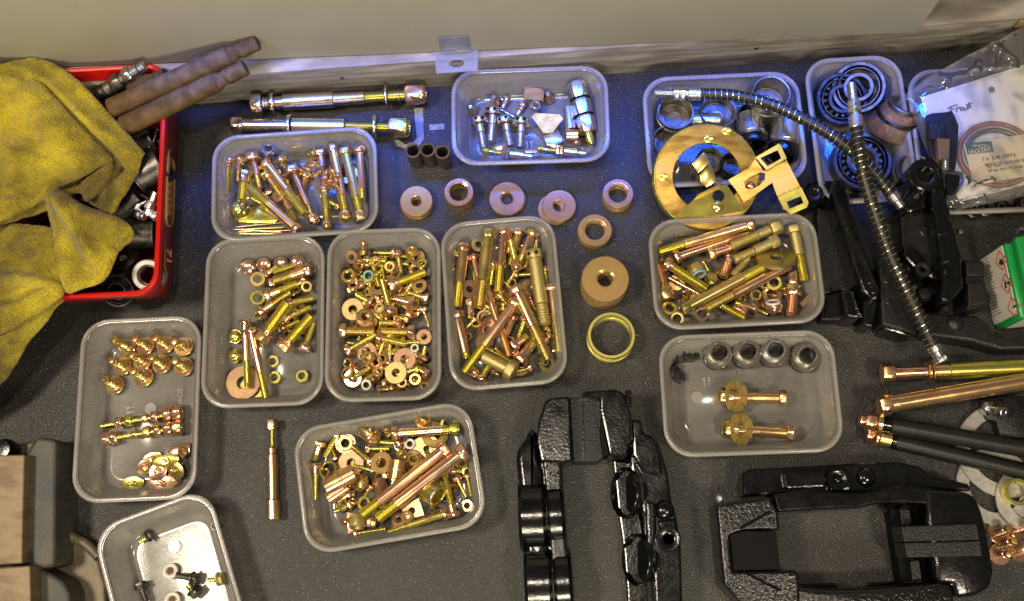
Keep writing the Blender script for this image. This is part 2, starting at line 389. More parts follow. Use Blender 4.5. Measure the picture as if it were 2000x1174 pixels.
def solo(name, bm, mt, label=None, cat=None, group=None, kind=None, ang=38):
    """one-mesh thing from a world-space bmesh; origin goes to its base centre"""
    vs = [v.co for v in bm.verts]
    c = Vector(((min(v.x for v in vs) + max(v.x for v in vs)) / 2, (min(v.y for v in vs) + max(v.y for v in vs)) / 2, min(v.z for v in vs)))
    bmesh.ops.translate(bm, vec=-c, verts=bm.verts)
    me = fin(bm, name, ang); me.materials.append(M[mt])
    o = bpy.data.objects.new(name, me); COL.objects.link(o); o.location = c
    return tag(o, label, cat, group, kind)
def T(x, y, z): return Matrix.Translation((x, y, z))
def TZ(z): return Matrix.Translation((0, 0, z))
def along(p1, p2, spin=None):
    z = (p2 - p1).normalized(); x = z.orthogonal().normalized(); y = z.cross(x)
    m = Matrix((x, y, z)).transposed().to_4x4()
    return Matrix.Translation(p1) @ m @ Matrix.Rotation(random.random() * PI if spin is None else spin, 4, 'Z')
def upright(p, tilt=0.0, az=None, spin=None):
    az = random.random() * 2 * PI if az is None else az
    return Matrix.Translation(p) @ Matrix.Rotation(az, 4, 'Z') @ Matrix.Rotation(tilt, 4, 'X') @ Matrix.Rotation(random.random() * PI if spin is None else spin, 4, 'Z')
def text_mesh(body, size, ext=0.0001, bold=0):
    c = bpy.data.curves.new('txt', 'FONT'); c.body = body; c.size = size; c.extrude = ext; c.offset = bold
    c.align_x = 'CENTER'; c.align_y = 'CENTER'; c.resolution_u = 3
    o = bpy.data.objects.new('txt', c); COL.objects.link(o)
    dg = bpy.context.evaluated_depsgraph_get(); me = bpy.data.meshes.new_from_object(o.evaluated_get(dg))
    bpy.data.objects.remove(o); bpy.data.curves.remove(c); me.name = 'lettering'
    return me
EXEC_PARTS = []

# ------------------------------------------------------------------ the setting
bm = bmesh.new()
c0 = P(1000, 587, 0)
r = bmesh.ops.create_grid(bm, x_segments=8, y_segments=8, size=1.0)
solo('bench_top', bm, 'mat', kind='structure').location = (c0.x, c0.y, 0)

# upstand along the back of the bench, a little turned to the picture
e1, e2 = P(370, 205, 0), P(1780, 104, 0)
ux = (e2 - e1).normalized(); uy = Vector((-ux.y, ux.x, 0))
UM = Matrix((ux, uy, Vector((0, 0, 1)))).transposed().to_4x4(); UM.translation = e1
UH = 0.058
def ub(bm, x0, x1, y0, y1, z0, z1, bev=0.0, m=None):
    box_bm(bm, x1 - x0, y1 - y0, z1 - z0, ((x0 + x1) / 2, (y0 + y1) / 2, (z0 + z1) / 2), bev, m or UM, 2)
up = root('back_upstand', UM, None, None); up['kind'] = 'structure'
bm = bmesh.new(); ub(bm, -0.35, 0.95, 0.0, 0.030, 0.0, UH, 0.0012); bpart(up, 'rail', bm, 'upst')
for px in (668, 1478):
    p = P(px, 150 if px < 1000 else 103, UH * .6); lx = (UM.inverted() @ p).x
    bm = bmesh.new(); lathe(bm, [(0, 0), (.0022, 0), (.0020, .0008), (.0008, .0010), (0, .0004)], 12, mtx=UM @ T(lx, 0, UH * .62) @ Matrix.Rotation(PI / 2, 4, 'X'))
    bpart(up, 'screw', bm, 'k')
# beige board standing behind and over the upstand
bx1 = (UM.inverted() @ P(1792, 66, 0.06)).x
px0 = (UM.inverted() @ P(1240, 90, UH)).x
BM = UM @ T(px0, 0, 0) @ Matrix.Rotation(R(-2.0), 4, 'Z') @ T(-px0, 0, 0)
bd = root('back_board', BM, None, None); bd['kind'] = 'structure'
bm = bmesh.new(); ub(bm, -0.35, bx1, 0.001, 0.019, UH + .0020, 0.34, 0.0012, BM); bpart(bd, 'panel', bm, 'board')
bm = bmesh.new(); ub(bm, bx1 + .004, 1.3, 0.052, 0.062, 0, 0.40, .001)
solo('side_wall', bm, 'lwall', kind='structure')
bm = bmesh.new(); ub(bm, bx1 + .10, 1.3, -0.004, -0.0005, 0.045, 0.0575, .001)
solo('corner_batten', bm, 'brown', kind='structure')
bm = bmesh.new(); ub(bm, -.6, bx1 + .02, 0.075, 0.09, 0, 0.4)
solo('back_wall', bm, 'brown', kind='structure')

# clear plastic tab with a hole hanging off the board
pt = P(893, 108, UH + .004); lx = (UM.inverted() @ pt).x
tb = root('plastic_hanging_tab', UM @ T(lx, 0.0, UH), 'clear plastic tab with an oval hole, folded over the grey upstand above the blue-lit tub', 'plastic tab')
def um_pts(l): return [UM @ Vector((x, y, 0)) for x, y in l]
def tabxy(l):
    return [Vector((UM @ Vector((x, y, 0))).to_2d()) for x, y in l]
bm = bmesh.new()
poly_bm(bm, tabxy([(lx - .021, -.016), (lx + .019, -.016), (lx + .021, .007), (lx - .023, .007)]), UH + .0045, UH + .0030, 0, [tabxy([(lx - .001 + .0075 * math.cos(t), -.007 + .0042 * math.sin(t)) for t in [2 * PI * k / 20 for k in range(20)]])])
bpart(tb, 'hole_flap', bm, 'tab')
bm = bmesh.new(); ub(bm, lx - .015, lx + .014, .0050, .0063, UH + .0046, UH + .034, .0003); bpart(tb, 'back_flap', bm, 'tab')
bm = bmesh.new(); tube_bm(bm, [UM @ Vector((lx - .015, .0050, UH + .0052)), UM @ Vector((lx + .014, .0050, UH + .0052))], .0013, 8); bpart(tb, 'fold', bm, 'tab')

# pale marks on the bench covering
C1 = lambda x, y: (x / 2.796 + 400, y / 2.796 + 60)
C2 = lambda x, y: (x / 2.795 + 850, y / 2.795 + 60)
C3 = lambda x, y: (x / 3.09 + 380, y / 3.09 + 440)
C5 = lambda x, y: (x / 3.09 + 840, y / 3.09 + 400)
C6 = lambda x, y: (x / 4.514 + 1240, y / 4.514 + 400)
C7 = lambda x, y: (x / 3.914 + 1260, y / 3.914 + 620)
C8 = lambda x, y: (x / 2.933 + 120, y / 2.933 + 600)
C9 = lambda x, y: (x / 3.515, y / 3.515 + 840)
CA = lambda x, y: (x / 3.452 + 480, y / 3.452 + 760)
CH = lambda x, y: (x / 3.174 + 1230, y / 3.174 + 80)
CB = lambda x, y: (x / 2.668 + 1560, y / 2.668 + 20)
CD = lambda x, y: (x / 3.011 + 1560, y / 3.011 + 330)
CR = lambda x, y: (x / 3.914 + 1640, y / 3.914 + 640)
CL = lambda x, y: (x / 2.705 + 960, y / 2.705 + 740)
CM = lambda x, y: (x / 3.125 + 1360, y / 3.125 + 860)
CT = lambda x, y: (x / 2.795, y / 2.795 + 60)
CU = lambda x, y: (x / 2.795, y / 2.795 + 380)
def pp(C, l, z): return [P(*C(x, y), z) for x, y in l]
bm = bmesh.new()
poly_bm(bm, pp(C1, [(1172, 420), (1192, 420), (1196, 590), (1175, 625), (1110, 650), (1050, 630), (1035, 600), (1060, 598), (1095, 622), (1140, 612), (1158, 585), (1150, 500), (1142, 425)], 0), .0004, .0001)
solo('curved_mark', bm, 'tape', kind='structure')
bm = bmesh.new(); poly_bm(bm, pp(C1, [(1226, 514), (1308, 508), (1310, 538), (1228, 545)], 0), .0004, .0001)
solo('short_mark', bm, 'tape', kind='structure')

# ------------------------------------------------------------------ tubs
TUB = {}
TH = 0.036
def ring_rr(hw, hl, rad, z, n=7):
    rad = min(rad, hw - 1e-4, hl - 1e-4); out = []
    for cx, cy_, a0 in ((hw - rad, hl - rad, 0), (-hw + rad, hl - rad, 90), (-hw + rad, -hl + rad, 180), (hw - rad, -hl + rad, 270)):
        for k in range(n + 1):
            t = R(a0 + 90 * k / n); out.append(Vector((cx + rad * math.cos(t), cy_ + rad * math.sin(t), z)))
    return out
def tub(key, corners, label, h=TH, tilt=(0, 0), lift=0.0):
    tl, tr, br, bl = [P(x, y, h + lift) for x, y in corners]
    c = (tl + tr + br + bl) / 4; c.z = lift
    u = ((tr - tl) + (br - bl)) / 2; v = ((tl - bl) + (tr - br)) / 2
    hw, hl = u.length / 2, v.length / 2
    un = u.normalized(); vn = Vector((-un.y, un.x, 0))
    m = Matrix((un, vn, Vector((0, 0, 1)))).transposed().to_4x4(); m.translation = c
    m = m @ Matrix.Rotation(R(tilt[0]), 4, 'X') @ Matrix.Rotation(R(tilt[1]), 4, 'Y')
    o = root('plastic_tub', m, label, 'plastic tub', 'clear plastic tubs on the bench')
    RR = 0.025; t = 0.0009
    prof = [(.0200, .0004), (.0150, .0010), (.0125, .0035), (.0060, h - .0085), (.0042, h - .0070), (.0036, h - .0024), (.0012, h - .0022), (.0002, h - .0034), (0, h - .0026),
            (.0006, h - .0006), (.0022, h), (.0042, h - .0008), (.0052, h - .0055), (.0069, h - .0075), (.0134, .0042), (.0158, .0022), (.0205, .0016), (.0255, .0016), (.0275, .0030)]
    bm = bmesh.new(); rg = [[bm.verts.new(p) for p in ring_rr(hw - i, hl - i, RR - i * .55, z)] for i, z in prof]
    for a, b in zip(rg, rg[1:]):
        for k in range(len(a)): bm.faces.new((a[k], a[(k + 1) % len(a)], b[(k + 1) % len(a)], b[k]))
    bm.faces.new(rg[0][::-1]); bm.faces.new(rg[-1])
    part(o, 'tub_body', fin(bm, 'tub_body', 50), 'tub')
    # bead round the rim
    bm = bmesh.new(); path = ring_rr(hw - .0012, hl - .0012, RR - .001, h - .0016)
    n = len(path)
    rr_ = []
    for i, p in enumerate(path):
        tv = (path[(i + 1) % n] - path[i - 1]).normalized(); nv = Vector((tv.y, -tv.x, 0))
        rr_.append([bm.verts.new(p + nv * math.cos(a) * .0019 + Vector((0, 0, math.sin(a) * .0017))) for a in [2 * PI * k / 8 for k in range(8)]])
    for i in range(n):
        a, b = rr_[i], rr_[(i + 1) % n]
        for k in range(8): bm.faces.new((a[k], a[(k + 1) % 8], b[(k + 1) % 8], b[k]))
    part(o, 'rim', fin(bm, 'rim', 50), 'tubline')
    TUB[key] = dict(o=o, m=m, hw=hw, hl=hl, h=h, lift=lift)
    return o
tub('1', [(421, 262), (728, 250), (744, 446), (406, 478)], 'clear plastic tub of long bolts and castle nuts below the two big bolts')
tub('2', [(879, 136), (1184, 128), (1194, 312), (886, 324)], 'blue-lit plastic tub of small drilled bolts and shiny fittings below the hanging tab')
tub('3', [(405, 466), (627, 460), (636, 786), (390, 800)], 'plastic tub with a big washer and gold bolts pushed to its right side')
tub('4', [(638, 450), (856, 444), (864, 778), (636, 786)], 'plastic tub packed densely with small gold nuts, washers and screws')
tub('5', [(852, 438), (1072, 418), (1120, 744), (888, 764)], 'plastic tub heaped with long plated bolts beside the loose washers')
tub('6', [(1260, 430), (1588, 414), (1618, 626), (1286, 646)], 'plastic tub of thick bolts and studs below the gold backing plate')
tub('7', [(1284, 656), (1626, 644), (1650, 880), (1302, 894)], 'plastic tub holding four steel sleeves and two crowned bolts')
tub('8', [(162, 626), (389, 616), (384, 972), (136, 984)], 'plastic tub with upright studs, two threaded rods and oval plates')
tub('9', [(176, 1036), (408, 950), (492, 1262), (262, 1350)], 'brightly lit plastic tub with a few small dark screws beside the vise')
tub('A', [(572, 836), (920, 783), (948, 1022), (596, 1090)], 'slightly turned plastic tub of mixed bolts, nuts and couplings beside the lone bolt')
tub('B', [(1250, 152), (1556, 138), (1582, 352), (1272, 366)], 'blue-lit plastic tub of steel cups behind the gold backing plate')
tub('C', [(1568, 116), (1758, 106), (1796, 388), (1606, 400)], 'plastic tub of dark wheel bearings under the two crossing hoses')
tub('D', [(1774, 136), (2070, 128), (2090, 408), (1800, 420)], 'plastic tub at the bench end under the bag with the white sheet')
# moulded marks on tub floors
def floor_mark(key, name, px, py, bmf, rot=0):
    t = TUB[key]; p = P(px, py, .004); m = T(p.x, p.y, .0036) @ Matrix.Rotation(R(rot), 4, 'Z')
    bm = bmesh.new(); bmf(bm); bmesh.ops.transform(bm, matrix=m, verts=bm.verts); bpart(t['o'], name, bm, 'tubline')
floor_mark('7', 'moulded_circle', *C7(948, 462), lambda b: lathe(b, [(.0036, 0), (.0042, 0), (.0042, .0005), (.0036, .0005)], 20, True))
floor_mark('7', 'moulded_disc', *C7(398, 608), lambda b: lathe(b, [(0, 0), (.0055, 0), (.0055, .0004), (0, .0004)], 24))
floor_mark('8', 'moulded_disc', *C8(510, 580), lambda b: lathe(b, [(0, 0), (.0055, 0), (.0055, .0004), (0, .0004)], 24))
floor_mark('9', 'moulded_disc', *C9(1195, 800), lambda b: lathe(b, [(0, 0), (.0055, 0), (.0055, .0004), (0, .0004)], 24))
def glassfork(b):
    poly_bm(b, [(-.004, .004), (-.0005, .004), (-.0015, 0), (-.0018, -.004), (-.0028, -.004), (-.0030, 0)], .0004, 0)
    poly_bm(b, [(.001, .004), (.004, .004), (.0035, .001), (.0028, 0), (.0028, -.004), (.0020, -.004), (.0020, 0), (.0012, .001)], .0004, 0)
floor_mark('7', 'moulded_glass_and_fork', *C7(470, 490), glassfork, 5)
floor_mark('8', 'moulded_glass_and_fork', *C8(395, 590), glassfork, 95)
floor_mark('2', 'moulded_glass_and_fork', *C2(512, 622), glassfork, 5)
def tubtext(key, s, px, py, size, rot):
    me = text_mesh(s, size, .0002); t = TUB[key]; p = P(px, py, .004)
    part(t['o'], 'moulded_lettering', me, 'tubline', t['m'].inverted() @ T(p.x, p.y, .0034) @ Matrix.Rotation(R(rot), 4, 'Z'))
tubtext('8', 'MADE', *C8(680, 520), .0075, 95)
tubtext('7', 'MADE IN', *C7(740, 412), .0055, 182)

# ------------------------------------------------------------------ hardware
ITEMS = []
def setmat(o, col):
    if not o.data.materials: o.data.materials.append(M[col])
    o.material_slots[0].link = "OBJECT"; o.material_slots[0].material = M[col]
TUBNAME = {'1': 'tub below big bolts', '2': 'blue-lit tub', '3': 'half-filled tub', '4': 'densely packed tub', '5': 'long-bolt tub', '6': 'tub below gold plate',
           '7': 'four-sleeve tub', '8': 'upright-stud tub', '9': 'tub by vise', 'A': 'turned tub', 'B': 'steel-cup tub', 'C': 'bearing tub', 'D': 'tub under bag', '': 'bench'}
TINT = {'gr': 'gold', 'pr': 'copper', 'g': 'gold', 'p': 'copper-pink', 'y': 'yellow', 'o': 'olive-gold', 'd': 'dull worn', 's': 'silvery', 'i': 'iridescent', 'k': 'dark', 'm': 'grey'}
def reg(o, kind, tint, tubk, pos, size=0, cat=None, extra='', grp=None, lay=0):
    ITEMS.append(dict(o=o, kind=kind, tint=TINT.get(tint, tint), tub=tubk, pos=pos, size=size, cat=cat or kind, extra=extra, grp=grp))
def K(px): return px * 0.00049
def zlay(tubk, r, lay): return (0.0022 if tubk else 0.0002) + r + lay * 0.0078
def bolt(tubk, C, s, hx, hy, tx, ty, hr, sr, tf=0.4, lay=1, col='g', tcol='y', nut=None, hole=False, washer=False, name='bolt', lift=0.0, kind=None, lay2=None):
    hr, sr = K(hr / s) * 1.19, K(sr / s) * 1.20
    z1 = zlay(tubk, max(sr, hr * .8), lay) + lift; z2 = zlay(tubk, sr, lay if lay2 is None else lay2) + lift
    p1, p2 = P(*C(hx, hy), z1), P(*C(tx, ty), z2)
    hh = max(sr * 1.35, hr * .72); m = along(p1, p2); L_ = (p2 - p1).length
    o = root(name, m)
    part(o, 'head', m_head(hr, hh), {'g': 'p', 'y': 'g'}.get(col, col) if col not in 'sikdo' else col, TZ(-hh / 2))
    z = hh / 2
    if washer: part(o, 'flange', m_ring(hr * 1.12, sr * .9, .0014), col, TZ(z)); z += .0014
    tl = L_ * tf; sl = L_ - z - tl
    if sl > .0015: part(o, 'shank', m_cyl(sr, sl), col, TZ(z)); z += q5(sl, .001)
    if L_ - z > .001: part(o, 'thread', m_thread(sr * .97, L_ - z), tcol, TZ(z))
    if hole:
        bm = bmesh.new(); tube_bm(bm, [Vector((hr * .80, 0, 0)), Vector((hr * .885, 0, 0))], hr * .2, 10)
        me = fin(bm, 'hole')
        for a in range(6): part(o, 'drilled_hole', me, 'blk3', Matrix.Rotation(a * PI / 3 + PI / 6, 4, 'Z'))
    ln = L_ * 1000
    ang = math.degrees(math.atan2(-(p1.y - p2.y), p1.x - p2.x))
    d = ['right', 'lower right', 'bottom', 'lower left', 'left', 'upper left', 'top', 'upper right'][int(((ang % 360) + 22.5) // 45) % 8]
    szw = 'tiny' if ln < 14 else 'short' if ln < 26 else 'medium-length' if ln < 42 else 'long'
    reg(o, kind or 'bolt', col, tubk, p1.lerp(p2, .5), L_, 'bolt', f'{szw}|head to {d}')
    if nut:
        nr = K(nut[0] / s); pn = p1.lerp(p2, nut[1]); nh = nr * 1.15
        if nut[1] > .93: pn = p2 - (p2 - p1).normalized() * nh * .8
        mn = along(pn, p2 + (p2 - p1)); on = root('nut', mn @ TZ(-nh / 2))
        part(on, 'nut_body', m_nut(nr, nh, sr * 1.02), nut[2] if len(nut) > 2 else 'p')
        if len(nut) > 3: part(on, 'nylon_ring', m_ring(nr * .72, sr * .9, nr * .3), nut[3], TZ(nh - nr * .08))
        reg(on, 'nut', 'p', tubk, pn, nr, 'nut', '|screwed onto a bolt end')
    return o
def nut(tubk, C, s, x, y, r, lay=1, col='g', tilt=0.0, ny=None, hf=.55, h=.8, az=None, wash=False, dome=False, flange=False, hexr=None, kind=None):
    r = K(r / s); hh = r * h; z = zlay(tubk, 0, lay) + (math.sin(tilt) * r if tilt else 0)
    p = P(*C(x, y), z + hh)
    p.z = z; o = root('nut', upright(p, tilt, az))
    zz = 0
    if wash: part(o, 'washer_face', m_ring(r * 1.28, r * .5, .0013), col); zz = .0013
    if dome:
        part(o, 'hex_base', m_head(r, hh * .5), col); part(o, 'dome', LM('dome', [(r * .84, 0), (r * .80, r * .25), (r * .6, r * .5), (r * .3, r * .63), (0, r * .67)], 20), col, TZ(hh * .5))
    else:
        part(o, 'nut_body', m_nut(r, hh, r * hf), col, TZ(zz))
        part(o, 'bore_collar', m_ring(r * hf * 1.32, r * hf * .96, hh * .10), 'y' if col in 'gp' else col, TZ(zz + hh * .97))
    if ny: part(o, 'nylon_ring', m_ring(r * .80, r * .5, r * .24, bev=r * .08), ny, TZ(zz + hh * .98))
    reg(o, kind or ('domed nut' if dome else 'lock nut' if ny else 'flanged nut' if wash else 'nut'), col, tubk, p, r, 'nut', ('small' if r < .0055 else 'medium' if r < .0085 else 'large') + ('|lying flat, hole up' if tilt < .5 else '|tipped on its side'))
    return o
def washer(tubk, C, s, x, y, r, hf=.38, lay=1, col='g', tilt=0.0, th=.0016, n=1, az=None, kind='washer', dz=0, off=(0, 0), relief=False):
    col = {'g': 'gr', 'p': 'pr'}.get(col, col)
    r = K(r / s); z = zlay(tubk, 0, lay) + abs(math.sin(tilt)) * r + dz
    p = P(*C(x, y), z + th * n); p.z = z
    for i in range(n):
        q = p + Vector((random.uniform(-1, 1) * r * .05 + off[0] * (n - 1 - i), random.uniform(-1, 1) * r * .05 + off[1] * (n - 1 - i), 0))
        m = Matrix.Translation(q) @ Matrix.Rotation(random.random() * 6 if az is None else az, 4, 'Z') @ Matrix.Rotation(tilt, 4, 'X') @ TZ(i * (th + .0001))
        o = bpy.data.objects.new('washer' if kind.endswith('washer') else 'spacer', m_ring(q5(r), q5(r * hf), th, 40)); COL.objects.link(o); o.matrix_world = m
        if not o.data.materials: o.data.materials.append(M[col])
        o.material_slots[0].link = 'OBJECT'; o.material_slots[0].material = M[col]
        if relief and i == n - 1:
            part(o, 'chamfer', LM('chamfer', [(r * hf * .98, th * .7), (r * hf * 1.4, th + .00012), (r * hf * .98, th - .0004)], 32, True), 'g')
        pos = 'topmost of its stack' if (n > 1 and i == n - 1) else (f'in a stack, {["", "second", "third", "fourth", "fifth", "sixth", "seventh"][n - 1 - i]} from the top' if n > 1 else ('leaning' if tilt > .3 else 'lying flat'))
        reg(o, kind, col, tubk, q, r, 'washer' if kind.endswith('washer') else 'spacer', ('small' if r < .006 else 'medium' if r < .011 else 'wide') + '|' + pos)
    return o
def tubepiece(tubk, C, s, x1, y1, x2, y2, r, hf=.6, lay=1, col='g', kind='sleeve', l1=0, l2=0, hexa=False, collars=()):
    r = K(r / s); z = zlay(tubk, r, lay)
    p1, p2 = P(*C(x1, y1), z + l1), P(*C(x2, y2), z + l2); L_ = q5((p2 - p1).length, .0005)
    o = root('sleeve' if 'sleeve' in kind else 'coupling', along(p1, p2))
    part(o, 'body', m_nut(r, L_, r * hf) if hexa else m_ring(q5(r), q5(r * hf), L_, 24, .0005), col)
    for f, rr_, w_, c_ in collars: part(o, 'collar', m_ring(q5(r * rr_), q5(r * .9), w_, 28, .0004), c_, TZ(L_ * f))
    reg(o, kind, col, tubk, p1.lerp(p2, .5), L_, kind.split()[-1], '|lying on its side')
    return o
def stud(tubk, C, s, x1, y1, x2, y2, r, lay=1, col='d', spans=((0, .35, 't'), (.35, .65, 'c'), (.65, 1, 't')), kind='threaded stud', hexat=None, tcol=None, l2=None):
    r = K(r / s); p1, p2 = P(*C(x1, y1), zlay(tubk, r, lay)), P(*C(x2, y2), zlay(tubk, r, lay if l2 is None else l2)); L_ = (p2 - p1).length
    o = root('stud', along(p1, p2))
    for a, b, k in spans:
        k, sc_ = (k[0], float(k[1:]) if len(k) > 1 else 1)
        if k == 't': part(o, 'thread', m_thread(r * sc_, (b - a) * L_), tcol or col, TZ(a * L_))
        elif k == 'c': part(o, 'shank', m_cyl(r * sc_, (b - a) * L_), col, TZ(a * L_))
        elif k == 'h': part(o, 'hex', m_head(r * sc_, (b - a) * L_), col, TZ(a * L_))
    reg(o, kind, col, tubk, p1.lerp(p2, .5), L_, kind.split()[-1], '|lying down')
    return o
def slab(tubk, C, pts, z, th, col, name, kind, cat, holes=(), bev=.0003, note='|lying flat'):
    bm = bmesh.new(); w = [P(*C(x, y), z) for x, y in pts]; hs = [[P(*C(x, y), z) for x, y in h] for h in holes]
    poly_bm(bm, w, z, z - th, bev if not holes else 0, hs)
    o = solo(name, bm, col); c = sum(w, Vector()) / len(w); reg(o, kind, col, tubk, c, .01, cat, note); return o
def cpx(x, y, r, n=14): return [(x + r * math.cos(2 * PI * k / n), y + r * math.sin(2 * PI * k / n)) for k in range(n)]
def slotted(tubk, C, s, x, y, r, lay, col, tilt=1.0, az=0):
    """castle nut: hexagon with a crown of six slots"""
    r = K(r / s); p = P(*C(x, y), zlay(tubk, r, lay)); o = root('castle_nut', upright(p, tilt, az))
    part(o, 'nut_body', m_nut(r, r * .9, r * .5), col)
    key = ('crown', q5(r))
    if key not in CACHE:
        bm = bmesh.new()
        for k in range(6):
            box_bm(bm, r * .34, r * .46, r * .45, (r * .66, 0, r * 1.1), r * .05, Matrix.Rotation(k * PI / 3, 4, 'Z'))
        CACHE[key] = fin(bm, 'crown')
    part(o, 'crown', CACHE[key], col)
    reg(o, 'castle nut', col, tubk, p, r, 'nut', 'slotted|')

# --- tub 1
S = 2.796; b = lambda *a, **k: bolt('1', C1, S, *a, **k)
b(125, 712, 120, 885, 35, 20, .8, 1, 'p', 'y'); b(262, 690, 300, 860, 42, 17, .4, 1, 'p', 'o', washer=True)
b(218, 785, 203, 930, 30, 26, .7, 2, 'i', 'y'); b(500, 1085, 240, 850, 32, 21, .4, 2, 'g', 'y'); b(335, 725, 548, 1000, 28, 22, .45, 2, 'g', 'y')
b(350, 795, 430, 920, 32, 18, .6, 1, 'p', 'y'); b(480, 762, 605, 1055, 46, 16, .35, 1, 'p', 'o', washer=True, nut=(36, .95, 'p'))
b(630, 670, 645, 780, 34, 20, .3, 1, 'p', 'o'); b(700, 642, 775, 1040, 26, 22, .35, 2, 'g', 'y', nut=(36, .97, 'g'))
b(768, 660, 858, 1040, 34, 22, .35, 2, 'o', 'y', nut=(38, .97, 'g', 'nylw')); b(845, 652, 862, 920, 34, 18, .2, 2, 'p', 'o'); b(655, 868, 670, 1085, 24, 19, .5, 1, 'y', 'y', nut=(30, .97, 'g'))
b(555, 790, 500, 960, 30, 18, .5, 0, 'g'); b(420, 900, 500, 1040, 26, 20, .4, 0, 'p'); b(190, 700, 185, 830, 34, 18, .5, 0, 'p', 'o')
nut('1', C1, S, 343, 650, 42, 2, 's', .25, ny='m'); nut('1', C1, S, 412, 690, 40, 1, 'g', 1.3); nut('1', C1, S, 180, 700, 32, 1, 'p', 1.2); nut('1', C1, S, 205, 940, 34, 1, 'i', .9); nut('1', C1, S, 180, 965, 55, 0, 'y', .4, dome=True)
washer('1', C1, S, 490, 610, 72, .35, -.8, 'p', -1.15, .0020, 7, az=0.1)
washer('1', C1, S, 115, 890, 46, .4, 0, 'o', .2); washer('1', C1, S, 405, 895, 48, .4, 1, 'g', .6); washer('1', C1, S, 140, 1015, 44, .6, 0, 'g', .1)
slotted('1', C1, S, 585, 745, 52, 1, 'g', .9, .6); slotted('1', C1, S, 680, 828, 55, 2, 'p', .5, 2.2); slotted('1', C1, S, 610, 690, 38, 0, 'o', .9, 4)
slab('1', C1, [(190, 965), (330, 955), (410, 1020), (380, 1050), (180, 1045)], .006, .002, 'y', 'plate', 'flat plate', 'plate')
slab('1', C1, [(215, 905), (320, 880), (400, 845), (395, 865), (330, 900), (225, 918)], .008, .0015, 'p', 'plate', 'narrow plate', 'plate')
for i, (a, c_) in enumerate([((140, 1075), (470, 1045)), ((150, 1088), (430, 1075)), ((160, 1100), (470, 1090)), ((170, 1110), (495, 1108)), ((110, 1082), (420, 1100))]):
    stud('1', C1, S, *a, *c_, 5, .4 + .15 * i, 'y' if i % 2 else 'g', ((0, 1, 'c'),), 'thin rod')
# --- tub 2
S = 2.795; b = lambda *a, **k: bolt('2', C2, S, *a, **k)
for a in ((238, 487, 265, 645), (315, 437, 304, 605), (380, 485, 410, 630), (470, 490, 464, 640)): b(*a, 40, 20, .55, 1, 'i', 's', hole=True, washer=True)
b(392, 375, 366, 428, 20, 14, .5, 0, 'i', 's'); b(478, 405, 446, 470, 22, 15, .5, 0, 'p', 's'); stud('2', C2, S, 355, 430, 435, 472, 6, .8, 's', ((0, 1, 'c'),), 'thin pin')
for x, y in ((200, 435), (330, 392), (622, 372)):
    p = P(*C2(x, y), .003); p.z = .003; o = root('cone_stud', upright(p, .12))
    part(o, 'cone', LM('cone', [(0, 0), (.0062, 0), (.0062, .0015), (.0030, .006), (.0026, .0075), (0, .0075)], 24), 'g'); part(o, 'pin', LM('pin', [(.0026, 0), (.0026, .004), (.0014, .0055), (0, .0055)], 16), 's', TZ(.0075))
    reg(o, 'cone-shaped stud', 'g', '2', p, .012, 'stud', 'small|standing upright')
SP = ((0, .12, 't.9'), (.12, .2, 'c.5'), (.2, .38, 't.6'), (.38, .46, 'h1.7'), (.46, .54, 'h1.5'), (.54, .84, 'c1.05'), (.84, 1, 'c.7'))
stud('2', C2, S, 262, 655, 530, 688, 26, 1, 'i', SP, 'bleed screw', tcol='y'); stud('2', C2, S, 560, 645, 822, 672, 26, 1, 'i', SP, 'bleed screw', tcol='y')
bm = bmesh.new()
box_bm(bm, .019, .012, .0016, (0, 0, .010), .0003); box_bm(bm, .019, .0016, .010, (0, .0068, .0055), .0003); box_bm(bm, .0016, .012, .009, (.0102, 0, .0052), .0003)
p = P(*C2(535, 372), .004); bmesh.ops.transform(bm, matrix=T(p.x, p.y, .004) @ Matrix.Rotation(R(-8), 4, 'Z'), verts=bm.verts)
o = solo('bracket', bm, 'g'); reg(o, 'box-shaped bracket', 'g', '2', p, .01, 'bracket', 'small|')
nut('2', C2, S, 540, 405, 34, 1, 's', .3, h=1.0)
def tilted_plate(tubk, C, pts, zs, th, col, name, kind, cat, note='|'):
    """plate through points with their own heights (a bent or tilted sheet)"""
    bm = bmesh.new(); w = [P(*C(x, y), z) for (x, y), z in zip(pts, zs)]
    n = (w[1] - w[0]).cross(w[2] - w[0]).normalized(); n = n if n.z > 0 else -n
    a = [bm.verts.new(p) for p in w]; c_ = [bm.verts.new(p - n * th) for p in w]
    bm.faces.new(a); bm.faces.new(c_[::-1])
    for i in range(len(w)): bm.faces.new((a[i], c_[i], c_[(i + 1) % len(w)], a[(i + 1) % len(w)]))
    bmesh.ops.bevel(bm, geom=[e for e in bm.edges], offset=th * .25, segments=1, affect='EDGES')
    o = solo(name, bm, col); reg(o, kind, col, tubk, sum(w, Vector()) / len(w), .01, cat, note); return o
tilted_plate('2', C2, [(525, 470), (545, 448), (680, 455), (700, 480), (640, 560), (590, 560)], [.021, .022, .022, .021, .014, .014], .0012, 's', 'tab_plate', 'tilted shiny plate', 'plate')
slab('2', C2, [(590, 575), (670, 540), (700, 600), (650, 640), (610, 620)], .012, .004, 'i', 'bracket', 'stepped bracket', 'bracket', note='|')
tubepiece('2', C2, S, 725, 420, 740, 540, 32, .5, 1, 's', 'sleeve'); tubepiece('2', C2, S, 715, 570, 780, 570, 34, .5, 1, 'g', 'sleeve'); nut('2', C2, S, 770, 610, 32, 0, 'p', 1.1); nut('2', C2, S, 680, 590, 26, 0, 'o', .3)
m0 = along(P(*C2(768, 285), .022), P(*C2(835, 555), .016)); L0 = (P(*C2(768, 285), .022) - P(*C2(835, 555), .016)).length
o = root('hex_coupling', m0)
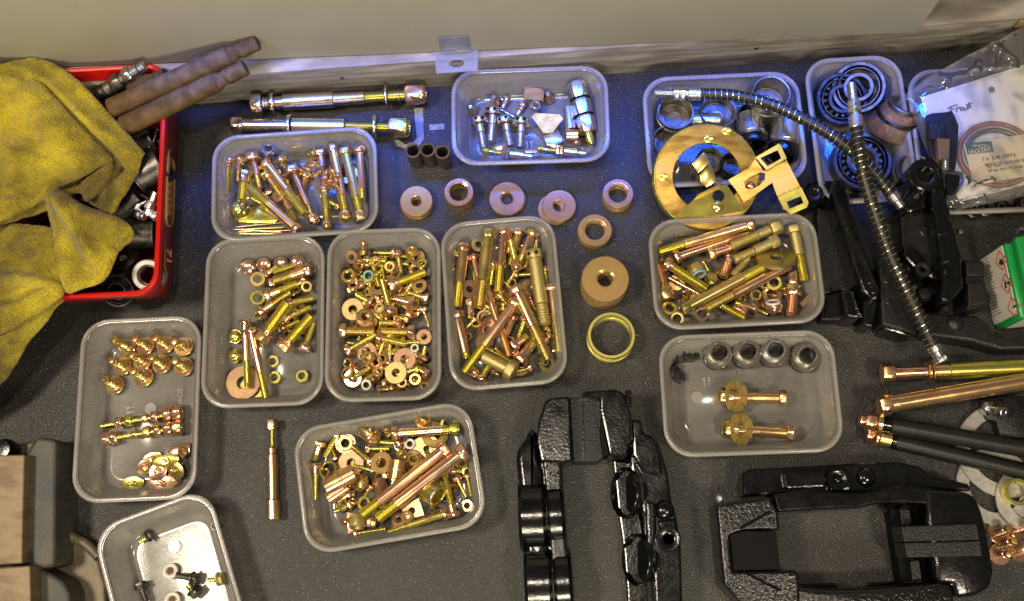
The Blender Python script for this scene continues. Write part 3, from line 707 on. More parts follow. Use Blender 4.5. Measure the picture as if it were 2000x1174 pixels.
for k in range(3): part(o, 'hex_body', m_head(.0100, L0 * .335), 's' if k < 2 else 'i', TZ(L0 * (.0 + .335 * k)))
for k in (1, 2): part(o, 'rubber_ring', m_ring(.0103, .008, .0016, 24, .0006), 'blk3', TZ(L0 * (.335 * k) - .0012))
part(o, 'tip', LM('tip', [(0, 0), (.0042, 0), (.0042, .010), (.003, .013), (0, .014)], 18), 'y', TZ(L0 * .99))
reg(o, 'long hexagonal coupling with two black rings', 's', '2', P(*C2(800, 420), .02), .05, 'coupling')
# --- tub 3
S = 3.09; b = lambda *a, **k: bolt('3', C3, S, *a, **k)
washer('3', C3, S, 350, 985, 80, .35, 0, 'y'); washer('3', C3, S, 287, 945, 105, .34, .4, 'pr', .03, .0022)
b(305, 585, 320, 985, 35, 18, .42, 1.6, 'p', 'y', lay2=1.0); b(342, 640, 432, 1040, 38, 20, .38, 2.0, 'p', 'y', lay2=1.2)
for x, y in ((318, 235), (415, 222), (520, 215), (612, 208)):
    p = P(*C3(x, y), .012); p.z = .0025; o = root('round_head_screw', upright(p, .35, random.uniform(-.5, .5)))
    part(o, 'head', LM('pan', [(0, 0), (.0030, 0), (.0030, .005), (.0074, .0055), (.0074, .0075), (.0050, .0092), (0, .0097)], 24), 'p')
    bm = bmesh.new(); box_bm(bm, .008, .0013, .0006, (0, 0, .0097)); part(o, 'slot', fin(bm, 'slot'), 'k')
    reg(o, 'round-headed screw', 'p', '3', p, .01, 'screw', 'small|slot up')
nut('3', C3, S, 375, 320, 50, 1.6, 'g', .15); nut('3', C3, S, 372, 435, 50, 1, 'y', .2); nut('3', C3, S, 384, 548, 34, .5, 'y', .2); nut('3', C3, S, 675, 360, 38, 1.5, 'g', .3); nut('3', C3, S, 607, 390, 30, 1, 'g', .2)
nut('3', C3, S, 470, 822, 42, 0, 'o', .0); nut('3', C3, S, 481, 918, 43, 0, 'y', .0); nut('3', C3, S, 648, 910, 42, 0, 'y', .05)
nut('3', C3, S, 240, 665, 47, .3, 'y', .15, dome=True); nut('3', C3, S, 240, 782, 48, .3, 'y', .1, dome=True)
b(640, 232, 480, 285, 28, 20, .7, 1.6, 'g'); b(680, 268, 480, 335, 36, 24, .5, 2.2, 'g', 'o'); b(470, 352, 620, 310, 34, 20, .6, 1, 'p'); b(440, 422, 622, 350, 36, 20, .6, 2, 'g'); b(402, 522, 580, 405, 36, 20, .6, 1.6, 'p')
b(577, 468, 722, 438, 28, 16, .85, 2, 'g'); b(550, 560, 702, 495, 30, 17, .85, 1.6, 'g'); b(412, 680, 562, 470, 44, 32, .8, 2.4, 'p', 'y', washer=True); b(540, 733, 706, 545, 48, 27, .8, 1.8, 'p', 'y', washer=True)
b(665, 738, 718, 590, 36, 18, .85, 1.2, 'g'); b(535, 622, 632, 578, 28, 15, .8, 1, 'p'); b(430, 300, 500, 250, 26, 16, .6, 1, 'p'); b(450, 610, 520, 560, 30, 16, .6, .5, 'p'); b(660, 330, 560, 390, 28, 16, .6, 1, 'p'); b(400, 720, 430, 640, 26, 14, .6, .2, 'o')
# --- tub 4
b = lambda *a, **k: bolt('4', C3, S, *a, **k); n4 = lambda *a, **k: nut('4', C3, S, *a, **k); w4 = lambda *a, **k: washer('4', C3, S, *a, **k)
b(1020, 112, 1020, 175, 24, 14, .3, 2, 'p'); n4(1020, 165, 30, 1, 'p', 1.2); w4(1022, 180, 48, .4, 0.6, 'p'); w4(948, 190, 44, .4, 1, 'p', .5)
b(1200, 168, 1080, 165, 26, 10, .8, 1.5, 'g'); n4(1305, 160, 38, 2, 'p', .5); w4(1322, 182, 46, .6, 1.5, 'y', .3); n4(1092, 215, 37, 1.8, 'g', .1); n4(1176, 242, 36, 1.8, 'g', .25); w4(1372, 228, 30, .6, 2, 'y', .4)
b(1225, 170, 1245, 300, 26, 18, .8, 1, 'g', 'o'); n4(927, 310, 50, 1.8, 'g', .15, wash=False); n4(1052, 303, 42, 1.8, 'y', .1, ny='nyl')
b(1190, 360, 1392, 280, 40, 22, .8, 2.4, 'p'); b(1182, 522, 1130, 330, 40, 18, .8, 2.6, 'p'); w4(1358, 365, 46, .45, 2, 'g', .25); n4(1272, 362, 28, 1.5, 'p', .2)
b(1062, 465, 975, 415, 30, 16, .8, 2, 'g'); b(935, 395, 1030, 358, 26, 14, .7, 1.4, 'o'); b(1312, 470, 1200, 442, 32, 20, .1, 2, 'p'); b(1400, 440, 1290, 405, 30, 15, .8, 2, 'g', 'o')
w4(1052, 398, 32, .6, 1.5, 'g', .3); n4(1112, 500, 38, 1.6, 'p', .1); w4(955, 503, 68, .36, 1.8, 'g', .1); n4(1025, 553, 46, 2, 'p', .15, wash=True); n4(1290, 532, 30, 1.6, 'g', .2, dome=True)
b(1382, 510, 1412, 612, 26, 10, .8, 2, 'p'); b(895, 637, 1085, 640, 42, 24, .85, 2, 'p', 'o'); b(1312, 642, 1130, 640, 40, 26, .85, 1.4, 'g', 'o'); b(1235, 590, 1115, 586, 26, 16, .7, 2, 'g')
b(1112, 678, 1278, 716, 30, 17, .85, 2, 'p'); b(922, 755, 1092, 660, 36, 13, .85, 2.2, 'p'); w4(1385, 672, 48, .36, 2, 'p', .1)
w4(1035, 765, 62, .4, 1.8, 'p', .05); n4(1040, 800, 46, 2.0, 'p', .1); n4(1140, 802, 36, 1.6, 'p', .35); n4(1330, 742, 31, 2, 's', .1, ny='nylw'); w4(1265, 808, 68, .35, 2.0, 'p', .03, az=0); w4(1215, 887, 68, .35, 2.2, 'd', .15)
b(1378, 802, 1392, 730, 26, 12, .8, 2, 'p'); n4(935, 827, 38, 1.7, 'p', .5); n4(1097, 892, 36, 1.6, 'g', .4); n4(1040, 955, 38, 1.8, 's', .3, ny='nylw'); n4(1327, 927, 40, 2, 'g', .1); n4(1247, 947, 34, 1.6, 'g', .2); n4(1150, 947, 26, 2, 'p', 1.4)
w4(918, 892, 42, .6, 1.6, 'g', .5); b(1110, 990, 1185, 990, 26, 10, .4, 1.6, 'p'); n4(1190, 990, 24, 1.5, 'p', 1.4); b(1400, 900, 1330, 850, 30, 14, .7, 1.6, 'g'); n4(1390, 960, 30, 1, 'p', .4)
# --- tub 5
b = lambda *a, **k: bolt('5', C5, S, *a, **k)
washer('5', C5, S, 172, 268, 52, .4, 1.6, 'y', .2); washer('5', C5, S, 290, 240, 48, .4, 1, 'o', .1); washer('5', C5, S, 238, 507, 58, .35, 1, 'p', .3); washer('5', C5, S, 327, 830, 55, .0001, .4, 'p', .1, kind='disc'); washer('5', C5, S, 710, 962, 50, .55, .8, 'y', .2)
nut('5', C5, S, 262, 1012, 42, 1, 'p', .6, dome=True); nut('5', C5, S, 232, 790, 30, .3, 'g', .3); nut('5', C5, S, 705, 745, 34, 1.3, 'p', 1.0); washer('5', C5, S, 330, 680, 52, .7, .4, 'o', .3); nut('5', C5, S, 690, 950, 30, .6, 'o', .2)
b(205, 260, 160, 625, 36, 28, .42, 1.6, 'g'); b(355, 175, 298, 625, 40, 31, .37, 2.4, 'o', 'o'); b(445, 160, 410, 525, 35, 24, .42, 1.8, 'p', 'y'); b(535, 165, 480, 370, 35, 22, .3, 1, 'g'); b(522, 378, 485, 215, 30, 18, .7, 2.5, 'g')
b(617, 172, 535, 350, 38, 19, .3, 2, 'p'); b(628, 300, 692, 725, 46, 34, .3, 2.0, 'd', 'd', hole=True); b(735, 502, 780, 890, 42, 22, .4, 1.8, 'g'); b(520, 515, 715, 935, 46, 28, .48, 2.8, 'g', 'o'); b(512, 590, 205, 1010, 38, 23, .37, 2.8, 'p')
b(160, 665, 225, 932, 40, 24, .14, 1.6, 'p'); b(487, 1000, 320, 915, 58, 30, .0, 2.0, 'd', 'd'); b(265, 318, 300, 470, 34, 20, .2, 1.2, 'p'); b(380, 358, 362, 490, 32, 18, .7, 1.5, 'p'); b(335, 480, 480, 915, 24, 21, .35, 1.4, 'p', 'g')
b(500, 680, 450, 800, 26, 18, .1, 1.4, 'p'); b(570, 690, 530, 822, 26, 18, .9, 1, 'g'); b(510, 848, 590, 790, 34, 20, .3, 1.6, 'p'); b(545, 928, 632, 825, 42, 24, .35, 1.6, 'p'); b(520, 425, 620, 420, 24, 12, .9, 1, 'g'); b(520, 395, 458, 500, 20, 14, .9, 1, 'g')
b(605, 985, 515, 1008, 26, 10, .8, 1, 'g'); b(690, 390, 706, 480, 30, 18, .8, 1, 'p'); b(420, 548, 465, 600, 28, 14, .6, 1.4, 'g'); b(270, 690, 222, 738, 16, 8, .5, 1, 'g'); b(245, 590, 240, 690, 34, 22, .2, .8, 'p'); b(310, 1050, 360, 960, 30, 18, .7, 1.2, 'g')
b(140, 380, 150, 440, 36, 26, .3, .6, 'o', hole=True); b(400, 1020, 420, 960, 30, 16, .5, .8, 'g'); b(712, 790, 660, 900, 30, 18, .6, 1, 'g'); b(600, 560, 640, 640, 30, 18, .5, .8, 'p'); b(750, 880, 748, 820, 22, 16, .5, .8, 'g'); b(640, 215, 630, 290, 18, 16, .8, 1.4, 'g', 'o'); b(480, 160, 470, 300, 28, 18, .3, 1, 'p')
for x, y in ((555, 560), (590, 500)): washer('5', C5, S, x, y, 56, .3, 1.2, 'p', .7, .003)
# --- tub 6
S = 4.514; b = lambda *a, **k: bolt('6', C6, S, *a, **k)
b(1018, 175, 215, 412, 55, 36, .28, 3.0, 'g', lay2=2); b(800, 225, 350, 268, 40, 26, .55, 1, 'g'); b(372, 458, 1060, 225, 55, 30, .2, 2, 'p'); b(672, 432, 1090, 300, 58, 32, .35, 1.6, 'p'); b(1400, 218, 1497, 675, 66, 38, .5, 2.2, 'd', 'y')
b(450, 905, 1132, 545, 48, 38, .26, 3.0, 'o', 'y'); b(1330, 545, 620, 920, 40, 38, .35, 2.6, 'p', 'o'); b(290, 520, 637, 745, 62, 36, .85, 2, 'p', 'y'); b(745, 880, 972, 1002, 34, 32, .9, 1.4, 'g'); b(1062, 920, 880, 858, 30, 24, .3, 1.4, 'p'); b(960, 945, 868, 900, 36, 26, .2, .8, 'p')
b(830, 460, 900, 380, 46, 26, .5, .4, 'g'); b(1160, 740, 1080, 700, 30, 24, .8, .6, 'g')
stud('6', C6, S, 858, 358, 1230, 200, 44, 2.8, 'd', ((0, .22, 't'), (.22, .55, 't1.02'), (.55, .6, 'c1.08'), (.6, .9, 'c.95'), (.9, 1.12, 'h1.7')), 'hex-ended stud')
stud('6', C6, S, 872, 485, 1225, 325, 42, 2.4, 'd', ((0, .12, 'c'), (.12, .5, 't'), (.5, .56, 'c1.15'), (.56, .9, 'c1.1'), (.9, 1.1, 'h1.55')), 'hex-ended stud')
stud('6', C6, S, 868, 632, 1000, 470, 42, 1.8, 'd', ((0, .2, 'c'), (.2, 1, 't')), 'short stud'); stud('6', C6, S, 775, 640, 815, 505, 50, 1.6, 'p', ((0, .25, 'c.9'), (.25, 1, 't')), 'short stud'); stud('6', C6, S, 205, 530, 290, 835, 42, 1.6, 'g', ((0, .55, 't'), (.55, .68, 'c.9'), (.68, 1, 'h1.8')), 'hex-ended stud')
stud('6', C6, S, 298, 645, 575, 795, 22, 1, 'p', ((0, 1, 'c'),), 'plain pin'); stud('6', C6, S, 1370, 990, 1388, 800, 50, 1.8, 'p', ((0, .12, 'c.8'), (.12, 1, 't')), 'threaded nozzle')
o = stud('6', C6, S, 1388, 800, 1392, 620, 50, 1.8, 'p', ((0, .25, 'h1.55'), (.25, .55, 'c1.15'), (.55, 1, 'h1.0')), 'hex nozzle')
washer('6', C6, S, 1255, 478, 165, .32, 1.8, 'o', -.75, .0016, 3, az=.1)
nut('6', C6, S, 545, 525, 82, 1.2, 'd', 1.2, ny='nyl', az=.3, h=1); nut('6', C6, S, 215, 330, 58, 1, 'd', .9); nut('6', C6, S, 675, 610, 66, 1, 'o', 1.3, h=1.4); nut('6', C6, S, 1245, 682, 74, 1.4, 'y', .3); nut('6', C6, S, 1058, 782, 60, 1, 'o', .35, ny='o'); washer('6', C6, S, 1215, 790, 92, .5, .7, 'p', .05, .003)
nut('6', C6, S, 1240, 920, 82, 1, 'p', 1.0, ny='nylw', az=3.3, h=.9); nut('6', C6, S, 300, 925, 75, .6, 'y', .3); nut('6', C6, S, 385, 1000, 72, 1.2, 'o', .25, ny='o'); nut('6', C6, S, 930, 810, 52, .6, 'p', .8); tubepiece('6', C6, S, 1560, 785, 1465, 895, 30, .7, 1.4, 'p', 'thin sleeve'); nut('6', C6, S, 230, 475, 58, 1, 'p', .6); nut('6', C6, S, 1395, 590, 48, 1.6, 's', 1.1)
slab('6', C6, [(505, 965), (590, 885), (668, 968), (590, 1055)], .021, .003, 'p', 'square_washer', 'square washer with round hole', 'washer', [cpx(592, 965, 42)], note='|')
# --- tub 7
S = 3.914
for i, (x, y) in enumerate(((570, 268), (790, 258), (1000, 248), (1245, 288))):
    h = .028; p = P(*C7(x, y), h + .002); p.z = .0022; o = root('steel_sleeve', upright(p, .0))
    part(o, 'lower_body', m_ring(.0118, .0095, .0150, 32, .0006), 'k'); part(o, 'flange', m_ring(.0132, .0090, .0030, 36, .0006), 'ms', TZ(.0135)); part(o, 'groove', m_ring(.0112, .0088, .0028, 32, .0003), 'k', TZ(.0165)); part(o, 'second_flange', m_ring(.0128, .0088, .0022, 36, .0005), 'ms', TZ(.0193)); part(o, 'collar', m_ring(.0092, .0072, .0085, 32, .0007), 'ms' if i != 2 else 's', TZ(.0205))
    reg(o, 'steel sleeve with stepped collar', ['dark', 'dark', 'brighter-topped', 'dark, farthest right'][i], '7', p, .03, 'sleeve', '|standing upright')
def crowned(hx, hy, tx, ty, fx, fy):
    o = bolt('7', C7, S, hx, hy, tx, ty, 52, 32, .0, .9, 'g', 'y', kind='bolt with a fan of bent locking tabs at one end')
    me0 = o.matrix_world; L_ = (P(*C7(hx, hy), .012) - P(*C7(tx, ty), .012)).length
    part(o, 'threaded_band', m_thread(.0042, .010), 'y', TZ(.006))
    part(o, 'crown_nut', m_nut(.0088, .012, .004), 'g', TZ(L_ - .004)); part(o, 'end_dome', LM('dome', [(.0085, 0), (.0085, .001), (.006, .0035), (0, .005)], 20), 'o', TZ(L_ + .007))
    for fan, (ax, off) in enumerate(((52, .0), (118, .0035))):
        wm = Matrix.Translation(me0 @ Vector((0, 0, L_ - .003 - off))) @ Matrix.Rotation(R(ax), 4, 'Y') @ TZ(.001)
        bm = bmesh.new()
        for k in range(8):
            a = (k + .5 * fan) * 2 * PI / 8
            bmt = Matrix.Rotation(a, 4, 'Z') @ T(.0098, 0, 0) @ Matrix.Rotation(R(-10 + (k * 7 % 3) * 9), 4, 'Y')
            poly_bm_local(bm, [(-.0042, -.0020), (.0038, -.0050), (.0054, -.0022), (.0056, .0022), (.0038, .0050), (-.0042, .0020)], .0007, bmt)
        lathe(bm, [(.0045, 0), (.0066, 0), (.0066, .0008), (.0045, .0008)], 24, True)
        part(o, 'notched_washer', fin(bm, 'notched_washer'), 'd', me0.inverted() @ wm)
def poly_bm_local(bm, pts, th, m):
    a = [bm.verts.new(m @ Vector((x, y, th))) for x, y in pts]; b_ = [bm.verts.new(m @ Vector((x, y, 0))) for x, y in pts]; n = len(pts)
    bm.faces.new(a); bm.faces.new(b_[::-1])
    for i in range(n): bm.faces.new((a[i], b_[i], b_[(i + 1) % n], a[(i + 1) % n]))
crowned(1050, 613, 640, 605, 0, 0); crowned(1110, 885, 680, 855, 0, 0)
for x, y, a in ((315, 300, 5), (225, 420, -52)):
    p = P(*C7(x, y), .004); m = T(p.x, p.y, .0024) @ Matrix.Rotation(R(a), 4, 'Z'); o = root('cable_clip', m)
    bm = bmesh.new(); poly_bm(bm, [(-.012, -.0055), (.007, -.0055), (.012, -.003), (.012, .003), (.007, .0055), (-.012, .0055)], .006, 0, .0006); part(o, 'base', fin(bm, 'base'), 'rub')
    bm = bmesh.new(); box_bm(bm, .002, .011, .006, (-.003, 0, .009), .0004); box_bm(bm, .002, .011, .006, (-.010, 0, .009), .0004); part(o, 'jaws', fin(bm, 'jaws'), 'rub')
    part(o, 'eyelet', m_ring(.0046, .0028, .0022, 20), 'rub', T(.0055, 0, .006)); reg(o, 'plastic cable clip', 'black', '7', p, .02, 'clip', '|')
# --- tub 8
S = 2.933
def post(tubk, C, x, y, tx, ty, h=.027, col='g'):
    p = P(*C(x, y), .005); p.z = .0024; q = P(*C(tx, ty), h)
    m = along(p, q); o = root('pivot_stud', m); L_ = (q - p).length
    part(o, 'hex_base', m_head(.0084, .0035), 'g'); part(o, 'washer', m_ring(.0096, .003, .0014, 32), col, TZ(.0036)); part(o, 'boss', m_cyl(.0058, .0025), col, TZ(.005)); part(o, 'thread', m_thread(.0046, L_ * .42), 'o', TZ(.0075)); part(o, 'neck', m_cyl(.0028, .004), col, TZ(.0075 + L_ * .42)); part(o, 'rounded_tip', LM('tip', [(0, 0), (.0034, .0002), (.0042, .002), (.0042, .0048), (.0030, .0064), (0, .007)], 18), col, TZ(L_ * .42 + .0105))
    reg(o, 'pivot stud', 'gold', tubk, p.lerp(q, .5), .03, 'stud', '|pointing up')
    return o
for a in ((385, 228, 302, 190), (485, 222, 425, 183), (600, 215, 540, 178), (705, 228, 650, 197), (355, 340, 290, 305), (470, 312, 405, 275), (580, 330, 520, 288), (705, 345, 655, 308), (312, 450, 243, 410), (478, 405, 415, 367)): post('8', C8, *a)
def rod_with_nuts(x1, y1, x2, y2, r, nuts):
    o = stud('8', C8, S, x1, y1, x2, y2, r, .9, 'y', ((0, 1, 't'),), 'threaded rod'); r = K(r / S)
    p1, p2 = P(*C8(x1, y1), .01), P(*C8(x2, y2), .01)
    for f, nr, c_ in nuts:
        nr = K(nr / S) * 1.22; pn = p1.lerp(p2, f); pn.z = zlay('8', r, .9); on = root('nut', along(pn, pn + (p2 - p1))); part(on, 'nut_body', m_nut(nr, nr * 1.0, r * 1.02), c_)
        reg(on, 'nut', 'p', '8', pn, nr, 'nut', '|on a threaded rod')
rod_with_nuts(225, 680, 690, 602, 13, ((.20, 30, 'p'), (.32, 30, 'y'), (.53, 22, 'p'), (.64, 28, 'p'), (.79, 36, 'p'), (.90, 40, 'p')))
rod_with_nuts(228, 758, 692, 685, 13, ((.03, 36, 'p'), (.12, 36, 'p'), (.40, 24, 'g'), (.54, 30, 'g'), (.67, 30, 'g'), (.79, 36, 'p'), (.90, 38, 'g')))
def lug(x, y, rx, ry, rot, z, col, tilt=.15):
    p = P(*C8(x, y), z); m = T(p.x, p.y, z) @ Matrix.Rotation(R(rot), 4, 'Z') @ Matrix.Rotation(tilt, 4, 'X'); o = root('anchor_plate', m)
    bm = bmesh.new(); poly_bm(bm, circ((0, 0), K(rx / S), 20, ry / rx), .0012, 0, .0003); part(o, 'oval_plate', fin(bm, 'oval_plate'), col)
    part(o, 'boss', m_cyl(.0034, .004), col, TZ(.0012)); part(o, 'pin', LM('pin', [(.002, 0), (.002, .003), (0, .004)], 14), 'g', TZ(.0052)); reg(o, 'pinned oval plate', col, '8', p, .012, 'plate', '|in the heap')
for a in ((410, 1008, 66, 38, 4, .004, 'y', .2), (575, 1008, 88, 44, 5, .010, 'p', .15), (485, 915, 55, 42, 30, .008, 'p', .4), (600, 880, 75, 35, 8, .016, 'y', .1), (555, 938, 60, 45, 60, .014, 'p', .2), (655, 930, 60, 45, -40, .013, 'o', .35), (520, 868, 60, 34, 25, .006, 'g', .3), (640, 990, 50, 40, 80, .006, 'p', .5)): lug(*a)
slab('8', C8, [(605, 830), (650, 790), (735, 772), (735, 835), (700, 855), (625, 850)], .010, .0016, 'p', 'lug_plate', 'angular lug plate', 'plate'); nut('8', C8, S, 692, 822, 32, 1, 'p', .5)
# --- tub 9
S = 3.515; b = lambda *a, **k: bolt('9', C9, S, *a, **k)
b(1032, 720, 960, 768, 30, 12, .9, .2, 'k', 'y', washer=True); b(1342, 1020, 1215, 998, 34, 19, .9, .4, 'k', 'k', washer=True); b(1345, 1118, 1292, 1060, 36, 22, .9, .4, 'k', 'o', washer=True); b(1520, 1020, 1425, 1032, 34, 12, .9, .4, 'd', 'y', washer=True); b(962, 1060, 1005, 1175, 34, 18, .9, .5, 'k', 'k', washer=True)
for x, y in ((1165, 975), (1180, 1172)):
    p = P(*C9(x, y), .006); p.z = .0032; o = root('nylon_cap', upright(p, .35, 2.4)); part(o, 'cap', m_ring(.0070, .0035, .0065, 28, .0012), 'nylw'); part(o, 'star_recess', LM('star', [(0, 0), (.0035, 0, 1), (.0030, .0005, 1), (0, .0006)], 24), 'p', TZ(.006)); reg(o, 'nylon cap with a star recess', 'white', '9', p, .01, 'cap', '|')
nut('9', C9, S, 1472, 658, 32, .2, 'm', .15, hf=.6, h=.4)
# --- tub A
S = 3.452; b = lambda *a, **k: bolt('A', CA, S, *a, **k); nA = lambda *a, **k: nut('A', CA, S, *a, **k); wA = lambda *a, **k: washer('A', CA, S, *a, **k)
b(1342, 405, 782, 848, 48, 31, .20, 3.2, 'p', 'y'); b(1462, 425, 888, 872, 55, 34, .22, 3.4, 'p', 'y', lay2=3); b(1005, 297, 1445, 265, 46, 25, .25, 2.6, 'p', 'y', nut=(42, .97, 'y')); b(1342, 840, 955, 967, 38, 21, .35, 1.8, 'y', 'y'); b(742, 975, 942, 942, 26, 12, .8, .8, 'g')
b(1402, 848, 1335, 572, 38, 20, .75, 2, 'p', 'y'); b(500, 370, 465, 485, 38, 18, .4, 1, 'p'); b(615, 318, 535, 458, 28, 20, .9, 1.2, 'y'); b(472, 517, 470, 750, 40, 17, .8, 1.4, 'p', 'y'); b(840, 490, 722, 385, 30, 20, .85, 1.4, 'p', 'o'); b(1032, 365, 905, 355, 36, 14, .9, 1.4, 'g'); b(822, 400, 968, 402, 32, 14, .85, 1.6, 'p')
b(1425, 605, 1488, 732, 30, 12, .9, 1, 'p'); b(1490, 583, 1522, 727, 24, 11, .9, 1, 'g'); b(1395, 552, 1485, 552, 20, 18, .9, .8, 'g'); b(705, 780, 590, 828, 30, 14, .9, 1, 'g'); b(840, 660, 800, 730, 26, 14, .6, 1.6, 'g'); b(1000, 610, 960, 720, 24, 14, .5, 1, 'g')
nA(663, 360, 54, 1.4, 'p', .2, wash=True); nA(812, 315, 84, .8, 'g', 1.15, az=2.6, h=.7); nA(952, 270, 24, 2, 'g', .9); nA(963, 310, 22, 2, 'g', .7); nA(1107, 367, 38, 1, 's', .1, ny='nylw'); nA(1162, 158, 26, 2, 'p', 1.2); nA(1185, 215, 48, 2, 'g', .8, wash=True)
wA(1275, 305, 88, .4, 1, 'o', .12); wA(1222, 400, 95, .2, .5, 'g', .08); wA(710, 492, 86, .3, .8, 'p', .1, .003); wA(915, 497, 72, .45, 1.8, 'g', .15, .004); wA(555, 550, 60, .75, 1.4, 'y', .25, .004); nA(543, 568, 38, .6, 'g', .4); wA(1365, 232, 52, .6, 1, 'y', .15); wA(1240, 240, 60, .3, .3, 'p', .1)
nA(1128, 462, 44, 1.4, 'p', .25, wash=True); nA(1120, 512, 38, 1, 'p', .4); nA(1468, 497, 38, 1.4, 'y', .25); nA(1480, 548, 34, .8, 'g', .4); nA(1445, 748, 30, .6, 's', .2); nA(1500, 782, 42, .6, 'g', .25)
tubepiece('A', CA, S, 540, 665, 735, 560, 58, .4, 2, 'p', 'ridged sleeve', collars=((.5, 1.12, .003, 'p'),)); tubepiece('A', CA, S, 555, 740, 690, 650, 48, .45, 1.6, 'p', 'open sleeve'); nA(790, 640, 56, 1.6, 'g', 1.0, h=.9); tubepiece('A', CA, S, 905, 600, 915, 730, 44, .5, 1.4, 'p', 'hexagonal coupling', hexa=True); tubepiece('A', CA, S, 1030, 480, 1010, 605, 56, .5, 1.8, 'g', 'bright coupling', hexa=False, collars=((.45, 1.06, .002, 'p'),)); nA(1040, 430, 40, 2, 'g', .9)
tubepiece('A', CA, S, 1300, 725, 1215, 665, 74, .72, 1.4, 'y', 'wide sleeve', l1=.006, collars=((.0, 1.08, .003, 's'),))
slab('A', CA, [(1045, 790), (1165, 735), (1205, 850), (1080, 880)], .016, .002, 'p', 'bracket_plate', 'angled plate with a round hole', 'plate', [cpx(1120, 820, 24)], note='|')
wA(1030, 885, 48, .45, 1.8, 'p', .3, .003); wA(1085, 865, 40, .45, 2, 'g', .3, .003)
slab('A', CA, [(680, 830), (860, 850), (870, 930), (760, 930), (740, 965), (690, 975)], .008, .003, 'p', 'bracket_plate', 'stepped plate', 'plate', note='|'); nA(740, 860, 58, 1.2, 'd', 1.2, h=1.2); nA(870, 897, 38, 1.6, 'p', 1.3); nA(720, 770, 30, 1.5, 'g', .8); nA(1255, 810, 26, .4, 'g', .4); nA(640, 780, 44, .6, 'g', .5); wA(900, 790, 46, .6, .8, 'o', .3); wA(1180, 500, 46, .6, .8, 'k', .3); b(690, 700, 620, 760, 34, 20, .5, 1.2, 'g'); wA(800, 770, 48, .5, 1.4, 'y', .3, .003)
# --- small pieces filling the bottoms of the heaped tubs
def fill(tubk, n, area_, big=1.0, lays=(0, .9)):
    t = TUB[tubk]; x0, x1, y0, y1 = area_
    for i in range(n):
        u = random.uniform(x0, x1) * (t['hw'] - .021); v = random.uniform(y0, y1) * (t['hl'] - .021)
        lay = random.uniform(*lays); p = t['m'] @ Vector((u, v, 0)); p.z = .003 + lay * .0078
        k = random.random(); col = random.choice('ggppyo'); r = random.uniform(.0042, .0062) * big
        if k < .45:
            L_ = random.uniform(.012, .022) * big; a = random.random() * 2 * PI; sr = random.uniform(.0019, .0028) * big; hr = sr * 1.8
            d = Vector((math.cos(a) * L_, math.sin(a) * L_, random.uniform(-.003, .003))); q = p + d; loc = t['m'].inverted() @ q
            if abs(loc.x) > t['hw'] - .016 or abs(loc.y) > t['hl'] - .016: q = p - d; d = -d
            p = p + Vector((0, 0, hr * .7)); q = q + Vector((0, 0, hr * .7))
            o = root('small_screw', along(p, q)); part(o, 'head', m_head(hr, sr * 1.3), 'p' if col == 'g' else col, TZ(0)); part(o, 'thread', m_thread(sr, L_), 'y', TZ(q5(sr * 1.3)))
            reg(o, 'screw', col, tubk, p, L_, 'screw', 'small|half buried in the heap')
        elif k < .8:
            o = root('nut', upright(p, random.choice((.1, .3, 1.2, .8)))); part(o, 'nut_body', m_nut(r, r * .8, r * .55), col); reg(o, 'nut', col, tubk, p, r, 'nut', 'small|half buried in the heap')
        else:
            o = bpy.data.objects.new('washer', m_ring(q5(r * 1.5), q5(r * .6), .0014, 28)); COL.objects.link(o); o.matrix_world = upright(p, random.uniform(0, .6))
            setmat(o, col)
            reg(o, 'washer', col, tubk, p, r, 'washer', 'small|half buried in the heap')
fill('4', 150, (-1, 1, -1, 1), 1.08, (0, 1.6)); fill('5', 34, (-1, 1, -1, 1), 1.15, (0, .8)); fill('A', 34, (-.9, 1, -.85, .9), 1.05, (0, .8)); fill('3', 12, (.1, 1, -.2, .9), 1.0, (0, .6)); fill('6', 18, (-.95, .95, -.9, .9), 1.25, (0, .5)); fill('1', 14, (-.9, .8, -.8, .9), 1.2, (0, .4))

# ------------------------------------------------------------------ loose hardware on the bench
I1 = lambda x, y: (x, y)
def loose_w(x, y, r, hf, th, n, col, label, off=(0, 0), rough=False):
    z = th * n; p = P(x, y, z); r = K(r) * .98
    for i in range(n):
        top = i == n - 1; q = Vector((p.x, p.y, 0)) + Vector((off[0] * (n - 1 - i), off[1] * (n - 1 - i), .0003 + i * (th + .0001)))
        o = bpy.data.objects.new('washer' if th < .008 else 'spacer', m_ring(q5(r), q5(r * hf), th, 48)); COL.objects.link(o)
        o.matrix_world = Matrix.Translation(q) @ Matrix.Rotation(random.random() * 6, 4, 'Z')
        setmat(o, col)
        if top: part(o, 'bore_chamfer', LM('chamfer', [(r * hf * .99, th * .6), (r * hf * 1.22, th + .00015), (r * hf * .99, th - .0006)], 36, True), 'g')
        lab = label if n == 1 else label + (', topmost of stack' if top else ', ' + ['', 'second', 'third', 'fourth', 'fifth'][n - 1 - i] + ' from top')
        tag(o, lab, 'washer' if th < .008 else 'spacer', 'loose washers and spacers on the bench')
def setmat(o, col):
    if not o.data.materials: o.data.materials.append(M[col])
    o.material_slots[0].link = 'OBJECT'; o.material_slots[0].material = M[col]
loose_w(813, 393, 34, .30, .0050, 2, 'gr', 'yellow thick washer with a small hole, directly below the three tubes', (-.0002, -.0008))
loose_w(896, 375, 30, .64, .0180, 1, 'pr', 'copper-pink collar with a big bore, standing between two flat washers')
loose_w(990, 388, 37, .34, .0030, 2, 'pr', 'dull brass washer below the blue-lit tub', (.0010, .0002))
loose_w(1092, 402, 35, .34, .0032, 2, 'pr', 'copper washer overlapping another just above the long-bolt tub', (-.0045, -.0020))
